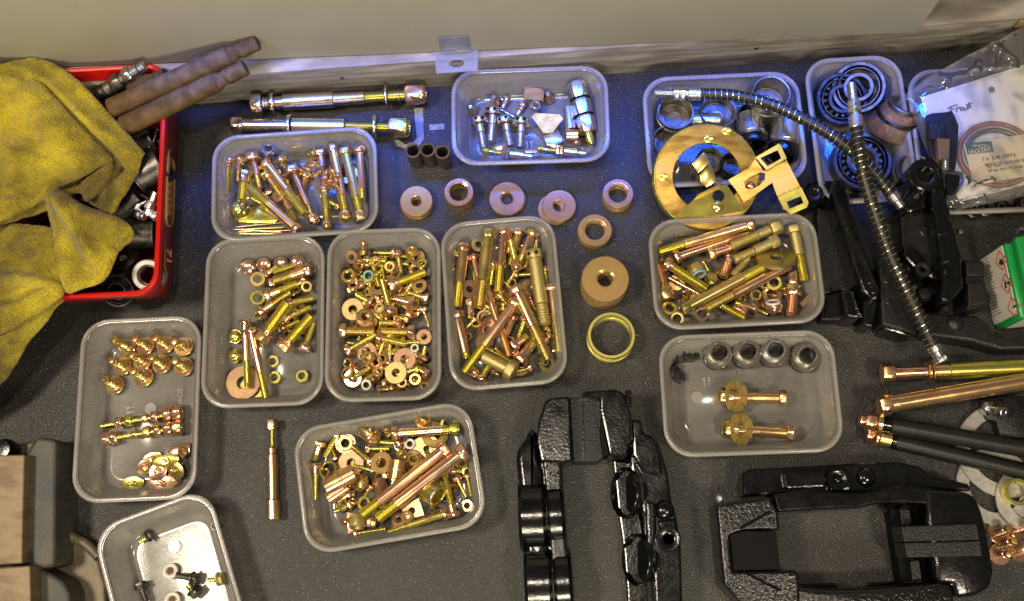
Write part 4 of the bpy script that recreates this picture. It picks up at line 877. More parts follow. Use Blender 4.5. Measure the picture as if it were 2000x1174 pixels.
loose_w(1207, 378, 32, .60, .0036, 3, 'pr', 'pink ring washer nearest the steel-cup tub', (-.0002, -.0006))
loose_w(1162, 450, 35, .58, .0045, 2, 'gr', 'gold ring washer just above the tall washer stack', (-.0003, -.0004))
loose_w(1182, 545, 47, .33, .0055, 5, 'gr', 'wide gold washer of the tall stack above the yellow coil', (-.0002, -.0003))
for i, (x, y, r, h, z0) in enumerate(((1194, 655, 46, .0105, .0092), (1193, 658, 46.5, .0085, .0004))):
    p = P(x, y, .019); r = K(r); o = bpy.data.objects.new('sleeve_ring', LM('sleeve_ring', [(r * .84, .0006), (r * .86, 0), (r * .985, 0), (r, .001), (r, h * .5), (r, h - .0012), (r * .975, h), (r * .87, h), (r * .84, h - .0015)], 64, True))
    COL.objects.link(o); o.matrix_world = Matrix.Translation((p.x, p.y, z0)); setmat(o, 'yr')
    tag(o, ['thin-walled yellow sleeve ring, upper of two, below the tall washer stack', 'thin-walled yellow sleeve ring, lower of two, below the tall washer stack'][i], 'ring', 'thin yellow rings')
bm = bmesh.new(); tube_bm(bm, [P(1238, 656, .012), P(1248, 655, .012)], .0004, 6); solo('wire_end', bm, 'y', 'tiny stub of yellow wire sticking out beside the thin yellow rings', 'wire')
for i, (x, y) in enumerate(((1137, 655), (1217, 650), (1297, 662))):
    x, y = C1(x, y); h = .030; p = P(x, y, h); o = root('short_tube', T(p.x, p.y, .0004)); part(o, 'tube', m_ring(.0075, .0056, h, 32, .0004), 'm'); part(o, 'ground_end', m_ring(.0077, .0058, .0012, 32, .0003), 'pipe', TZ(h - .0010))
    tag(o, ['leftmost of the three short steel tubes standing beside the curved mark', 'middle one of the three short steel tubes standing side by side', 'rightmost of the three short steel tubes, nearest the blue-lit tub'][i], 'tube', 'three short steel tubes')
def big_bolt(C, s, pts, label):
    """pts: list of (kind, x0, x1, r) along the line; the line is given by two end points"""
    (x0, y0), (x1, y1), z0, z1, items = pts
    p1, p2 = P(*C(x0, y0), z0), P(*C(x1, y1), z1); L_ = (p2 - p1).length; o = root('big_bolt', along(p1, p2, .3))
    for kind, a, b_, r, col in items:
        r = K(r / s); za, zb = L_ * a, L_ * b_
        nm = {'h': 'head', 's': 'shank', 't': 'thread', 'v': 'sleeve', 'w': 'washer', 'n': 'lock_nut', 'e': 'nut_collar', 'c': 'collar'}[kind]
        if kind in 'h': me = m_head(r, zb - za)
        elif kind == 'n': me = m_head(r, zb - za)
        elif kind == 't': me = m_thread(r, zb - za)
        elif kind in 'w': me = LM('washer', [(0, 0), (r * .95, 0), (r, (zb - za) * .3), (r, (zb - za) * .7), (r * .95, zb - za), (0, zb - za)], 32)
        elif kind == 'e': me = LM('nut_collar', [(0, 0), (r, 0), (r, (zb - za) * .5), (r * .8, zb - za), (r * .5, zb - za), (r * .45, (zb - za) * .3), (0, (zb - za) * .3)], 28)
        else: me = m_cyl(r, zb - za)
        part(o, nm, me, col, TZ(za))
    return tag(o, label, 'bolt', 'big loose bolts')
big_bolt(C1, 2.796, ((258, 400), (1208, 345), .018, .018, [('h', 0, .062, 66, 'i'), ('t', .062, .11, 38, 'i'), ('w', .11, .132, 62, 'i'), ('s', .132, .18, 36, 'i'), ('v', .18, .47, 47, 'i'), ('s', .47, .65, 35, 'i'), ('t', .65, .77, 32, 'y'), ('w', .768, .782, 66, 'i'), ('t', .782, .885, 31, 'y'), ('w', .845, .850, 42, 'g'), ('n', .885, .97, 64, 'p'), ('e', .97, 1.0, 56, 'g')]),
         'upper of the two big sleeved bolts lying under the grey upstand, with washers and nut')
big_bolt(C1, 2.796, ((152, 513), (1118, 528), .018, .018, [('h', 0, .062, 54, 'i'), ('s', .062, .32, 35, 'i'), ('w', .315, .335, 64, 'i'), ('v', .34, .64, 46, 'i'), ('t', .64, .80, 29, 'y'), ('w', .80, .82, 74, 'i'), ('t', .82, .89, 29, 'y'), ('n', .89, .975, 66, 'i'), ('e', .975, 1.0, 56, 'y')]),
         'lower of the two big sleeved bolts, partly behind the rim of the long tub below')
big_bolt(CA, 3.452, ((175, 208), (186, 885), .010, .010, [('h', 0, .10, 44, 'p'), ('t', .10, .285, 18, 'y'), ('c', .285, .35, 31, 'p'), ('s', .35, .80, 37, 'g'), ('c', .80, .995, 46, 'g')]),
         'lone stepped bolt lying on the mat left of the turned tub')
# long rods and tubes reaching in from the right
def long_rod(a, b_, z0, z1, items, label, name='long_rod', cat='rod'):
    p1, p2 = P(*CR(*a), z0), P(*CR(*b_), z1); L_ = (p2 - p1).length; o = root(name, along(p1, p2, .3))
    for kind, f0, f1, r, col in items:
        r = K(r / 3.914) * .96
        nm = {'h': 'head', 's': 'shank', 'b': 'body', 'w': 'flange', 't': 'thread', 'n': 'nut', 'c': 'collar'}[kind]
        me = m_head(r, (f1 - f0) * L_) if kind in 'hn' else m_thread(r, (f1 - f0) * L_) if kind == 't' else m_cyl(r, (f1 - f0) * L_, .0005, 30)
        part(o, nm, me, col, TZ(f0 * L_))
    return tag(o, label, cat, 'rods and tubes at the right edge')
long_rod((322, 352), (1900, 285), .022, .026, [('h', 0, .056, 84, 'p'), ('s', .056, .218, 50, 'p'), ('w', .218, .232, 76, 'g'), ('w', .238, .250, 84, 'g'), ('b', .250, .325, 62, 'g'), ('b', .325, 1, 68, 'y')], 'upper plated rod with a hex head and a flange, pointing right out of the picture')
long_rod((300, 600), (1900, 330), .034, .038, [('h', 0, .055, 84, 'p'), ('c', .055, .085, 66, 'p'), ('b', .085, 1, 62, 'g')], 'lower plated rod, bright pinkish gold, its hex head above the black tubes')
long_rod((150, 705), (1900, 1010), .024, .020, [('h', 0, .025, 50, 'p'), ('n', .025, .070, 72, 'p'), ('w', .072, .092, 100, 'g'), ('c', .092, .135, 58, 'blk'), ('b', .135, 1, 66, 'rub')], 'upper black rubber tube with a hex nut and gold washer on its end', 'sleeved_rod', 'tube')
long_rod((205, 815), (1900, 1215), .013, .014, [('h', 0, .030, 56, 'p'), ('w', .035, .05, 84, 'g'), ('c', .055, .112, 62, 'g'), ('c', .112, .13, 66, 'blk'), ('b', .13, 1, 64, 'rub')], 'lower black rubber tube with a gold collar on its end', 'sleeved_rod', 'tube')
# bleed nipple, grey rings and studs at the right edge
bmn = along(P(*CR(1110, 605), .012), P(*CR(1250, 645), .026)); o = root('grease_nipple', bmn)
part(o, 'hex', m_head(.0075, .006), 's'); part(o, 'neck', m_cyl(.0045, .008), 's', TZ(.006)); part(o, 'tip', m_ring(.0055, .0018, .006, 20), 's', TZ(.014))
tag(o, 'small shiny nipple in the dark casting below the bright plated rod', 'nipple')
bm = bmesh.new(); poly_bm(bm, pp(CR, [(1100, 560), (1409, 520), (1500, 600), (1500, 840), (1230, 850), (1200, 720), (1120, 700)], .012), .012, .0003, .0015); solo('dark_casting', bm, 'blk2', 'low dark casting under the small nipple between the rods', 'casting')
for i, (x, y, r, hf, z) in enumerate(((1962, 880, 88, .70, .004), (1945, 950, 72, .66, .001), (2010, 975, 60, .6, .006))):
    p = P(x, y, z + .003); o = bpy.data.objects.new('thrust_ring', m_ring(q5(K(r)), q5(K(r * hf)), .003, 56)); COL.objects.link(o); o.matrix_world = T(p.x, p.y, z) @ Matrix.Rotation(.01, 4, 'X'); setmat(o, 'grey')
    tag(o, ['largest grey steel ring, half under the lower black tube', 'grey steel ring peeping out below the largest one', 'small grey ring at the frame edge over the studs'][i], 'ring', 'grey rings by the right edge')
for i, (x, y, tx, ty) in enumerate(((1952, 1040, 1976, 1030), (1992, 1032, 2020, 1022), (1955, 1082, 1975, 1082), (1995, 1076, 2016, 1070), (1965, 1060, 1985, 1055))):
    p = P(x, y, .004); p.z = .0004; q = P(tx, ty, .026); o = root('pivot_stud', along(p, q)); L_ = (q - p).length
    part(o, 'washer', m_ring(.0098, .003, .0014, 32), 'p'); part(o, 'thread', m_thread(.0040, L_ * .6), 'p', TZ(.001)); part(o, 'rounded_tip', LM('tip', [(0, 0), (.0034, .0002), (.004, .002), (.0038, .005), (.0026, .0066), (0, .007)], 18), 'g', TZ(L_ * .6))
    tag(o, ['upper left', 'upper right', 'lower left', 'lower right', 'middle'][i] + ' copper-pink stud of the bunch right of the lying caliper', 'stud', 'copper studs at the right edge')
p = P(1990, 960, .02); o = root('bushing', T(p.x, p.y, .0095)); part(o, 'ring', m_ring(.012, .009, .010, 36), 'y'); tag(o, 'yellow-edged bushing at the right edge above the copper studs', 'bushing')

# ------------------------------------------------------------------ hoses
def hose(ctrl, label, fit0, fit1):
    path = smooth_path([P(x, y, z) for x, y, z in ctrl], 10); o = root('brake_hose', T(path[0].x, path[0].y, path[0].z))
    bm = bmesh.new(); tube_bm(bm, path, .0054, 16); bpart(o, 'hose', bm, 'hose')
    ln = [0]
    for a, b_ in zip(path, path[1:]): ln.append(ln[-1] + (b_ - a).length)
    fr = frames(path); hp = []; pitch = .0056; tot = ln[-1]; steps = int(tot / pitch * 14); i = 0
    for k in range(steps):
        s_ = tot * k / steps
        while i < len(ln) - 2 and ln[i + 1] < s_: i += 1
        f = (s_ - ln[i]) / max(1e-9, ln[i + 1] - ln[i]); c = path[i].lerp(path[i + 1], f); t, u, v = fr[i]; a = 2 * PI * s_ / pitch
        hp.append(c + (u * math.cos(a) + v * math.sin(a)) * .0063)
    bm = bmesh.new(); tube_bm(bm, hp, .00050, 5); bpart(o, 'wire_spring', bm, 'wire')
    for p_, d, spec in ((path[0], (path[0] - path[2]).normalized(), fit0), (path[-1], (path[-1] - path[-3]).normalized(), fit1)):
        z = 0; m = o.matrix_world.inverted() @ along(p_ - d * .004, p_ + d)
        for nm, r, l_ in spec:
            me = m_head(r, l_) if nm == 'hex' else m_thread(r, l_) if nm == 'thread' else m_cyl(r, l_, .0005)
            part(o, {'hex': 'fitting_hex', 'thread': 'fitting_thread', 'cyl': 'ferrule', 'c2': 'fitting_neck'}[nm], me, 's', m @ TZ(z)); z += l_
    return tag(o, label, 'hose', 'two spring-wrapped brake hoses')
end = [('cyl', .0064, .012), ('c2', .0045, .003), ('hex', .0070, .006), ('hex', .0066, .006), ('thread', .0046, .018)]
hose([(1362, 183, .046), (1430, 186, .052), (1500, 202, .058), (1560, 228, .062), (1615, 258, .066), (1665, 296, .066), (1705, 335, .062), (1745, 385, .056)],
     'spring-wrapped black brake hose curving from the steel-cup tub to the black castings', end, [('cyl', .0062, .008), ('c2', .0045, .008)])
hose([(1672, 243, .084), (1678, 290, .084), (1688, 345, .082), (1708, 412, .076), (1736, 490, .070), (1772, 570, .066), (1805, 640, .060), (1826, 682, .056)],
     'straighter spring-wrapped brake hose lying on top, running down to the plated rods', end, [('cyl', .0064, .006), ('c2', .0048, .005), ('hex', .0075, .005)])

# ------------------------------------------------------------------ tub B: steel cups and pistons
def cup(tubk, C, x, y, r, h, lay_z, col, label, tilt=0, az=0, rin=.88, depth=.7, cat='cup', s=3.174):
    r = K(r / s); p = P(*C(x, y), h + lay_z); p.z = lay_z
    o = root('steel_cup', Matrix.Translation(p) @ Matrix.Rotation(az, 4, 'Z') @ Matrix.Rotation(tilt, 4, 'X'))
    prof = [(0, 0), (r * .9, 0), (r, .001), (r, h * .72), (r * .95, h * .74), (r * .95, h * .82), (r, h * .84), (r, h - .0008), (r * .97, h), (r * rin, h - .0004), (r * rin, h * (1 - depth)), (r * rin * .9, h * (1 - depth) - .001), (0, h * (1 - depth) - .001)]
    part(o, 'cup_wall', LM('cup', prof, 40), col)
    part(o, 'inner_step', m_ring(q5(r * rin * .97), q5(r * rin * .55), .0012, 36), 'm', TZ(h * (1 - depth) - .0009))
    return tag(o, label, cat, 'steel cups in the blue-lit tub')
cup('B', CH, 285, 440, 120, .026, .0024, 'm', 'upright steel cup at the left, under the hose fitting'); cup('B', CH, 550, 435, 120, .024, .0024, 'm', 'upright steel cup in the middle, right below the hose start')
cup('B', CH, 878, 325, 122, .048, .0030, 'm', 'tallest steel cup, standing near the far right corner of its tub', rin=.90, depth=.5); cup('B', CH, 215, 605, 105, .022, .0024, 'm', 'steel cup peeping out at the left of the gold backing plate', .2, 1)
cup('B', CH, 735, 440, 60, .02, .0024, 'k', 'small dark cup between the middle cup and the tallest cup')
def piston(x1, y1, x2, y2, z1, z2, r, label):
    r = K(r / 3.174); p1, p2 = P(*CH(x1, y1), z1), P(*CH(x2, y2), z2); L_ = (p2 - p1).length; o = root('piston', along(p1, p2))
    part(o, 'chrome_body', m_cyl(r, L_ * .72, .001, 40), 's'); part(o, 'seal_ring', m_ring(q5(r * 1.01), q5(r * .8), .0022, 40), 'm', TZ(L_ * .72)); part(o, 'black_boot', LM('boot', [(0, 0), (r * .96, 0), (r * 1.0, L_ * .14), (r * .92, L_ * .26), (r * .7, L_ * .28), (r * .66, L_ * .10), (0, L_ * .08)], 40), 'blk', TZ(L_ * .72 + .0022))
    return tag(o, label, 'piston', 'chrome pistons with black boots')
piston(735, 470, 765, 640, .022, .028, 88, 'chrome piston with a black boot, left of the pair beside the gold bracket'); piston(975, 470, 945, 720, .022, .028, 100, 'chrome piston with a black boot at the right wall of the steel-cup tub')
tubepiece('B', CH, 3.174, 380, 490, 560, 490, 42, .6, 1.2, 's', 'ribbed sleeve'); cup('B', CH, 500, 740, 90, .015, .0024, 'k', 'dark cup seen through the hole of the gold backing plate'); cup('B', CH, 640, 760, 80, .018, .0024, 'k', 'second dark cup seen through the hole of the gold backing plate')

# gold backing plate and brackets
def tp(C, x, y):  # sloping plane from the far rim down to the bench
    p0 = P(1385, 245, .052); d = (P(1385, 440, .030) - p0); n = Vector((1, 0, 0)).cross(d).normalized()
    a, b_ = C(x, y); r_ = c2w(Vector((a - 1000, -(b_ - 587), -F))); return CAM + r_ * ((p0 - CAM).dot(n) / r_.dot(n)), (n if n.z > 0 else -n)
cc, nn = tp(CH, 474, 842)
zax = nn; xa = Vector((1, 0, 0)); xa = (xa - zax * xa.dot(zax)).normalized(); ya = zax.cross(xa)
PM = Matrix((xa, ya, zax)).transposed().to_4x4(); PM.translation = cc
o = root('backing_plate', PM, 'large round gold plate with a central opening, leaning against the steel-cup tub', 'backing plate')
Rr = K(334 / 3.174) * 1.0
part(o, 'flat_ring', m_ring(q5(Rr * .95), q5(Rr * .62), .0022, 96, .0004), 'gp')
part(o, 'outer_lip', LM('lip', [(Rr * .93, .0018), (Rr * .97, .0018), (Rr, -.0005), (Rr * 1.0, -.006), (Rr * .985, -.006), (Rr * .985, -.001), (Rr * .96, 0), (Rr * .93, 0)], 96, True), 'y')
def plate_local(x, y): q, _ = tp(CH, x, y); return PM.inverted() @ q
for x, y in ((490, 610), (205, 845), (600, 560)):
    q = plate_local(x, y)
    bm = bmesh.new(); poly_bm(bm, circ((0, 0), .0050, 16, .75), .0022, 0, .0006); part(o, 'pressed_tab', fin(bm, 'pressed_tab'), 'y', T(q.x, q.y, .0021) @ Matrix.Rotation(.25, 4, 'X'))
def lplate(par, name, pts, z, th, col, holes=(), bev=.0004):
    q = [plate_local(x, y) for x, y in pts]; hs = [[plate_local(x, y) for x, y in h] for h in holes]
    bm = bmesh.new(); poly_bm(bm, q, z, z - th, 0 if holes else bev, hs); return part(par, name, fin(bm, name), col, PM if par is None else par.matrix_world.inverted() @ PM)
b1 = root('shoe_bracket', PM @ T(.02, -.01, .004), 'bent gold bracket with square windows lying across the right of the round plate', 'bracket')
lplate(b1, 'arm_plate', [(605, 868), (725, 800), (768, 738), (815, 815), (955, 750), (1040, 915), (902, 972), (870, 885), (700, 1008), (660, 940)], .0080, .0014, 'gp', [[(700, 880), (735, 850), (800, 820), (828, 830), (825, 870), (790, 905), (735, 930), (705, 915)], cpx(852, 955, 0.1, 3)])
lplate(b1, 'window_box_top', [(765, 735), (905, 655), (948, 745), (830, 812)], .0150, .0014, 'o', [[(790, 738), (895, 692), (918, 742), (835, 788)]])
lplate(b1, 'window_box_lower', [(905, 975), (1042, 915), (1088, 1008), (1080, 1036), (980, 1078), (945, 1048)], .0105, .0014, 'y', [[(955, 1005), (1040, 970), (1058, 1012), (975, 1046)]])
bm = bmesh.new()
for x0, y0, x1, y1, z_ in ((765, 735, 905, 655, .0150), (905, 655, 948, 745, .0150), (902, 972, 1040, 915, .0105), (605, 868, 725, 800, .0080), (980, 1078, 1080, 1036, .0105), (905, 975, 945, 1050, .0105)):
    a, c_ = plate_local(x0, y0), plate_local(x1, y1); d = Vector((c_.x - a.x, c_.y - a.y, 0)); mm = Matrix.Translation(Vector(((a.x + c_.x) / 2, (a.y + c_.y) / 2, z_ - .0035))) @ Matrix.Rotation(math.atan2(d.y, d.x), 4, 'Z')
    box_bm(bm, d.length, .0014, .0066, (0, 0, 0), .0003, mm)
part(b1, 'folded_edges', fin(bm, 'folded_edges'), 'y', b1.matrix_world.inverted() @ PM)
part(b1, 'rivet', LM('rivet', [(0, .0018), (.003, .0014), (.0045, 0), (0, 0)], 20), 'p', b1.matrix_world.inverted() @ PM @ T(plate_local(745, 905).x, plate_local(745, 905).y, .0024))
b2 = root('lower_bracket', PM @ T(0, -.03, .003), 'olive-gold bracket lying across the opening near the bottom of the round plate', 'bracket')
lplate(b2, 'base_plate', [(362, 1015), (400, 980), (552, 900), (600, 895), (690, 1035), (700, 1062), (560, 1085), (270, 1100)], .0050, .0014, 'y', [cpx(545, 965, 38, 16)])
bm = bmesh.new(); a, c_ = plate_local(405, 975), plate_local(550, 902); mm = Matrix.Translation(Vector(((a.x + c_.x) / 2, (a.y + c_.y) / 2, .009))) @ Matrix.Rotation(math.atan2(c_.y - a.y, c_.x - a.x), 4, 'Z')
box_bm(bm, (c_ - a).length, .0014, .009, (0, 0, 0), .0003, mm); part(b2, 'upturned_edge', fin(bm, 'e'), 'g', b2.matrix_world.inverted() @ PM)
part(b2, 'oval_boss', LM('boss', [(0, .0022), (.0045, .0014), (.006, 0), (0, 0)], 24), 'y', b2.matrix_world.inverted() @ PM @ T(plate_local(540, 1030).x, plate_local(540, 1030).y, .005))
b3 = root('upright_tab_bracket', PM @ T(0, 0, .003), 'narrow bent gold tab standing over the dark opening of the round plate', 'bracket')
lplate(b3, 'tab', [(375, 770), (448, 702), (490, 762), (412, 832)], .0120, .0014, 'g'); lplate(b3, 'stem', [(425, 838), (490, 765), (510, 800), (530, 880), (470, 915), (435, 885)], .0085, .0014, 'o')

b1.matrix_world = b1.matrix_world @ Matrix.Rotation(R(-5), 4, 'Y') @ Matrix.Rotation(R(5), 4, 'X')
b2.matrix_world = b2.matrix_world @ Matrix.Rotation(R(-6), 4, 'X')
# ------------------------------------------------------------------ tub C: bearings
def bearing(C, s, x, y, r, z, tilt, az, label, col='k', rolls=16, n='wheel_bearing'):
    r = K(r / s); p = P(*C(x, y), z + .012); p.z = z; o = root(n, Matrix.Translation(p) @ Matrix.Rotation(az, 4, 'Z') @ Matrix.Rotation(tilt, 4, 'X'))
    part(o, 'outer_race', LM('outer_race', [(r * .80, 0), (r, 0), (r, .013), (r * .97, .014), (r * .86, .014), (r * .80, .010)], 48, True), col)
    part(o, 'inner_race', LM('inner_race', [(r * .42, -.001), (r * .58, -.001), (r * .54, .015), (r * .42, .015)], 40, True), 'k')
    cage = part(o, 'cage', m_ring(q5(r * .78), q5(r * .73), .0016, 40), 'k', TZ(.0120))
    if rolls:
        me = m_cyl(r * .075, .012, .0006, 10)
        for k in range(rolls): part(cage, 'roller', me, 'k', TZ(-.0120) @ Matrix.Rotation(2 * PI * k / rolls, 4, 'Z') @ T(r * .67, 0, .0005) @ Matrix.Rotation(-.12, 4, 'Y'))
    return tag(o, label, 'bearing', 'wheel bearings')
bearing(CB, 2.668, 215, 450, 142, .012, .25, .5, 'dark roller bearing at the far left of the bearing tub, blue-lit')
bearing(CB, 2.668, 330, 390, 140, .018, -.35, 2.2, 'dark bearing race leaning at the far wall behind the upright hose fitting', rolls=0)
bearing(CB, 2.668, 330, 780, 158, .004, .1, 0, 'largest dark bearing, under the crossing of the two hoses', rolls=18)
m0 = along(P(*CB(420, 570), .030), P(*CB(560, 520), .034)); o = root('rusty_hub_race', along(P(*CB(475, 625), .016), P(*CB(535, 520), .036), .2))
part(o, 'rusty_cone', LM('cone', [(.010, 0), (.023, 0), (.024, .003), (.021, .015), (.020, .017), (.017, .027), (.0135, .027), (.012, .010), (.010, .008)], 40, True), 'r'); part(o, 'dark_ring', m_ring(.0212, .016, .005, 40), 'k', TZ(.014)); part(o, 'mouth_ring', m_ring(.0155, .0125, .005, 40), 'm', TZ(.0262))
tag(o, 'orange-rusted cone-shaped race lying against the right wall of the bearing tub', 'bearing race')
cup('C', CB, 600, 830, 92, .030, .0030, 'm', 'thin-walled steel cup near the front right corner of the bearing tub', s=2.668)
bearing(CB, 2.668, 520, 470, 95, .004, .6, 4, 'small dark race half hidden behind the rusted cone', rolls=0)
bm = bmesh.new(); tube_bm(bm, smooth_path([P(*CB(x, y), .034) for x, y in ((425, 335), (450, 335), (468, 350), (460, 365), (430, 362))], 5), .0009, 6); solo('wire_clip', bm, 'k', 'small dark bent wire clip near the far corner of the bearing tub', 'clip')

# ------------------------------------------------------------------ tub D, bag, sheet, card
for i, (x, y) in enumerate(((920, 1030), (1060, 1020), (980, 1020), (1180, 1000))):
    p = P(*CB(x, y), .012); o = root('rubber_grommet', T(p.x, p.y, .003)); part(o, 'ring', m_ring(.0095 - .001 * (i % 2), .004, .008, 28, .0015), ['k', 'rub', 'm', 'rub'][i]); part(o, 'inner', m_ring(.0045, .0018, .009, 20, .0005), 'm')
    tag(o, ['grey round bush at the left below the plastic bag', 'black round grommet just below the plastic bag', 'brownish bush between two others below the plastic bag', 'black grommet at the frame edge below the plastic bag'][i], 'grommet', 'bushes under the bag')
def wob(p, a, f): return a * (noise.noise(Vector((p.x * f, p.y * f, p.z * 3))) + .5 * noise.noise(Vector((p.x * f * 2.3 + 5, p.y * f * 2.3, 1))))
def sheet(name, par, C, pts, z, mt, res=.004, amp=.002, freq=30, th=.0003, extra=None, kind=None):
    w = [P(*C(x, y), z).to_2d() for x, y in pts]
    dense = []
    for i in range(len(w)):
        a, c_ = w[i], w[(i + 1) % len(w)]; k = max(1, int((c_ - a).length / res))
        dense += [a.lerp(c_, j / k) for j in range(k)]
    xs = [p.x for p in w]; ys = [p.y for p in w]; ins = []
    def inside(p):
        c_ = False; j = len(dense) - 1
        for i in range(len(dense)):
            a, b_ = dense[i], dense[j]
            if (a.y > p.y) != (b_.y > p.y) and p.x < (b_.x - a.x) * (p.y - a.y) / (b_.y - a.y) + a.x: c_ = not c_
            j = i
        return c_
    def dist(p):
        best = 9
        for i in range(len(w)):
            a, b_ = w[i], w[(i + 1) % len(w)]; d = b_ - a; t = max(0, min(1, (p - a).dot(d) / d.length_squared)); best = min(best, (a + d * t - p).length)
        return best
    y = min(ys); row = 0
    while y < max(ys):
        x = min(xs) + (res / 2 if row % 2 else 0)
        while x < max(xs):
            p = Vector((x, y))
            if inside(p) and dist(p) > res * .55: ins.append(p)
            x += res
        y += res * .87; row += 1
    n = len(dense); ap = dense + ins
    v2, _, f2, *_ = delaunay_2d_cdt(ap, [(i, (i + 1) % n) for i in range(n)], [], 1, 1e-7)
    bm = bmesh.new(); tops = []
    for i, v in enumerate(v2):
        v = Vector(v); p = Vector((v.x, v.y, z)); d = dist(v); p.z += wob(p, amp, freq) + (extra(v, d) if extra else 0); tops.append(bm.verts.new(p))
    bot = [bm.verts.new(v.co - Vector((0, 0, th))) for v in tops]; cnt = set()
    for f in f2:
        bm.faces.new([tops[i] for i in f]); bm.faces.new([bot[i] for i in reversed(f)])
        for i in range(len(f)): cnt.add((f[i], f[(i + 1) % len(f)]))
    for a, b_ in cnt:
        if (b_, a) not in cnt: bm.faces.new((tops[a], bot[a], bot[b_], tops[b_]))
    return bm
bag = root('plastic_bag', Matrix.Translation(P(*CB(950, 600), .045)), 'clear plastic bag holding a white sheet and ring seal at the bench end', 'plastic bag')
def crease(v, d):
    s_ = 0
    for (ax, ay), (bx_, by_), amp in bag_cr:
        a, b_ = P(*CB(ax, ay), .05).to_2d(), P(*CB(bx_, by_), .05).to_2d(); dd = b_ - a; t = max(0, min(1, (v - a).dot(dd) / dd.length_squared)); r_ = (a + dd * t - v).length; s_ += amp * math.exp(-(r_ / .0030) ** 2)
    return s_ + .004 * (1 - math.exp(-d / .006)) - .003
bag_cr = [((1000, 180), (990, 300), .008), ((1000, 200), (1110, 290), .007), ((930, 290), (900, 330), .007), ((720, 380), (1100, 300), .004), ((640, 440), (860, 380), .003), ((720, 345), (760, 390), .005), ((850, 1010), (1174, 930), .004), ((870, 960), (1000, 900), .005), ((800, 1010), (860, 900), .004)]
bpart(bag, 'film', sheet('film', None, CB, [(560, 430), (700, 330), (860, 240), (1010, 168), (1180, 75), (1480, -20), (1500, 900), (1174, 965), (850, 1032), (780, 1020), (700, 800)], .0525, 'film', .0038, .0018, 45, .00025, crease), 'film', ang=80)
bpart(bag, 'bottom_seam', sheet('seam', None, CB, [(830, 985), (1174, 905), (1480, 840), (1480, 905), (1174, 962), (850, 1030)], .0560, 'film', .004, .004, 90, .0006), 'film', ang=80)
sh = root('white_sheet', Matrix.Translation(P(*CB(900, 600), .045)), 'white sheet of paper with the handwritten word Front, inside the plastic bag', 'paper sheet')
bpart(sh, 'sheet', sheet('sheet', None, CB, [(635, 455), (900, 372), (1174, 285), (1480, 190), (1480, 830), (1174, 910), (840, 1000), (735, 800)], .0440, 'paper', .005, .0010, 18, .0004), 'paper', ang=80)
def strokes(par, name, C, lines, z, r, mt):
    bm = bmesh.new()
    for l in lines:
        if len(l) == 1: l = [l[0], (l[0][0] + 2, l[0][1])]
        tube_bm(bm, smooth_path([P(*C(x, y), z) for x, y in l], 4) if len(l) > 2 else [P(*C(x, y), z) for x, y in l], r, 6)
    return bpart(par, name, bm, mt)
strokes(sh, 'handwriting', CB, [[(775, 512), (800, 500), (828, 492)], [(795, 503), (790, 530)], [(792, 518), (815, 512)], [(822, 530), (824, 512), (838, 505)], [(845, 522), (840, 512), (850, 505), (858, 512), (850, 522), (845, 520)], [(862, 508), (866, 520), (876, 515), (878, 500)], [(878, 502), (882, 514)], [(884, 515), (886, 498), (894, 498), (897, 510)], [(886, 478), (896, 508)], [(872, 494), (905, 484)]], .0460, .00045, 'ink')
bm = bmesh.new(); poly_bm(bm, pp(CB, cpx(1008, 412, 16, 10), .0462), .0456, .0452); bpart(sh, 'grey_smudge', bm, 'inkgrey')
g = root('ring_gasket', Matrix.Translation(P(*CB(1030, 745), .046)), 'rust-red ring seal under the cream card inside the bag', 'seal')
def tor(cx_, cy_, r, tube, z): 
    c_ = P(*CB(cx_, cy_), z); bm = bmesh.new(); pa = [c_ + Vector((math.cos(t) * K(r / 2.668), math.sin(t) * K(r / 2.668) * .9, 0)) for t in [2 * PI * k / 60 for k in range(61)]]; tube_bm(bm, pa, tube, 10); return bm
bpart(g, 'outer_lip', tor(1030, 750, 190, .0022, .0475), 'copper'); bpart(g, 'inner_lip', tor(1030, 750, 168, .0018, .0470), 'grey'); bpart(g, 'inner_rubber', tor(1030, 755, 152, .0022, .0462), 'm')
cd = root('label_card', Matrix.Translation(P(*CB(1000, 780), .051)), 'cream parts label with a dark green corner and printed lines, lying in the bag', 'label')
bm = bmesh.new(); poly_bm(bm, pp(CB, [(858, 700), (1174, 645), (1480, 592), (1500, 800), (1174, 868), (945, 906), (925, 885), (905, 880)], .0510), .0510, .0506); card_ = bpart(cd, 'card', bm, 'card')
bm = bmesh.new(); poly_bm(bm, pp(CB, [(866, 696), (1003, 680), (1017, 737), (880, 752)], .0513), .0513, .0511); bpart(cd, 'green_panel', bm, 'dgreen')
def ctext(s_, x, y, size, mt, par=cd, rot=7, z=.0514, bold=0.00008):
    me = text_mesh(s_, size, .00008, bold); p = P(*CB(x, y), z); part(card_, 'lettering', me, mt, par.matrix_world.inverted() @ T(p.x, p.y, z) @ Matrix.Rotation(R(rot), 4, 'Z'))
ctext('JAGUAR', 944, 733, .0058, 'card', z=.0516); ctext('1 x  JLM 10974', 1042, 766, .0052, 'inkgrey'); ctext('MADE TO JAGUAR SPEC', 1090, 792, .0040, 'inkgrey'); ctext('IN  USA', 1020, 813, .0040, 'inkgrey'); ctext('28 Apr 2011 19 12445', 1078, 826, .0036, 'inkgrey')
strokes(cd, 'leaping_cat_emblem', CB, [[(902, 706), (920, 703), (940, 706), (960, 700), (985, 706), (1000, 718)], [(925, 706), (912, 714)], [(940, 708), (950, 718), (965, 714)], [(965, 704), (975, 714), (992, 716)]], .0515, .00045, 'boxlabel')

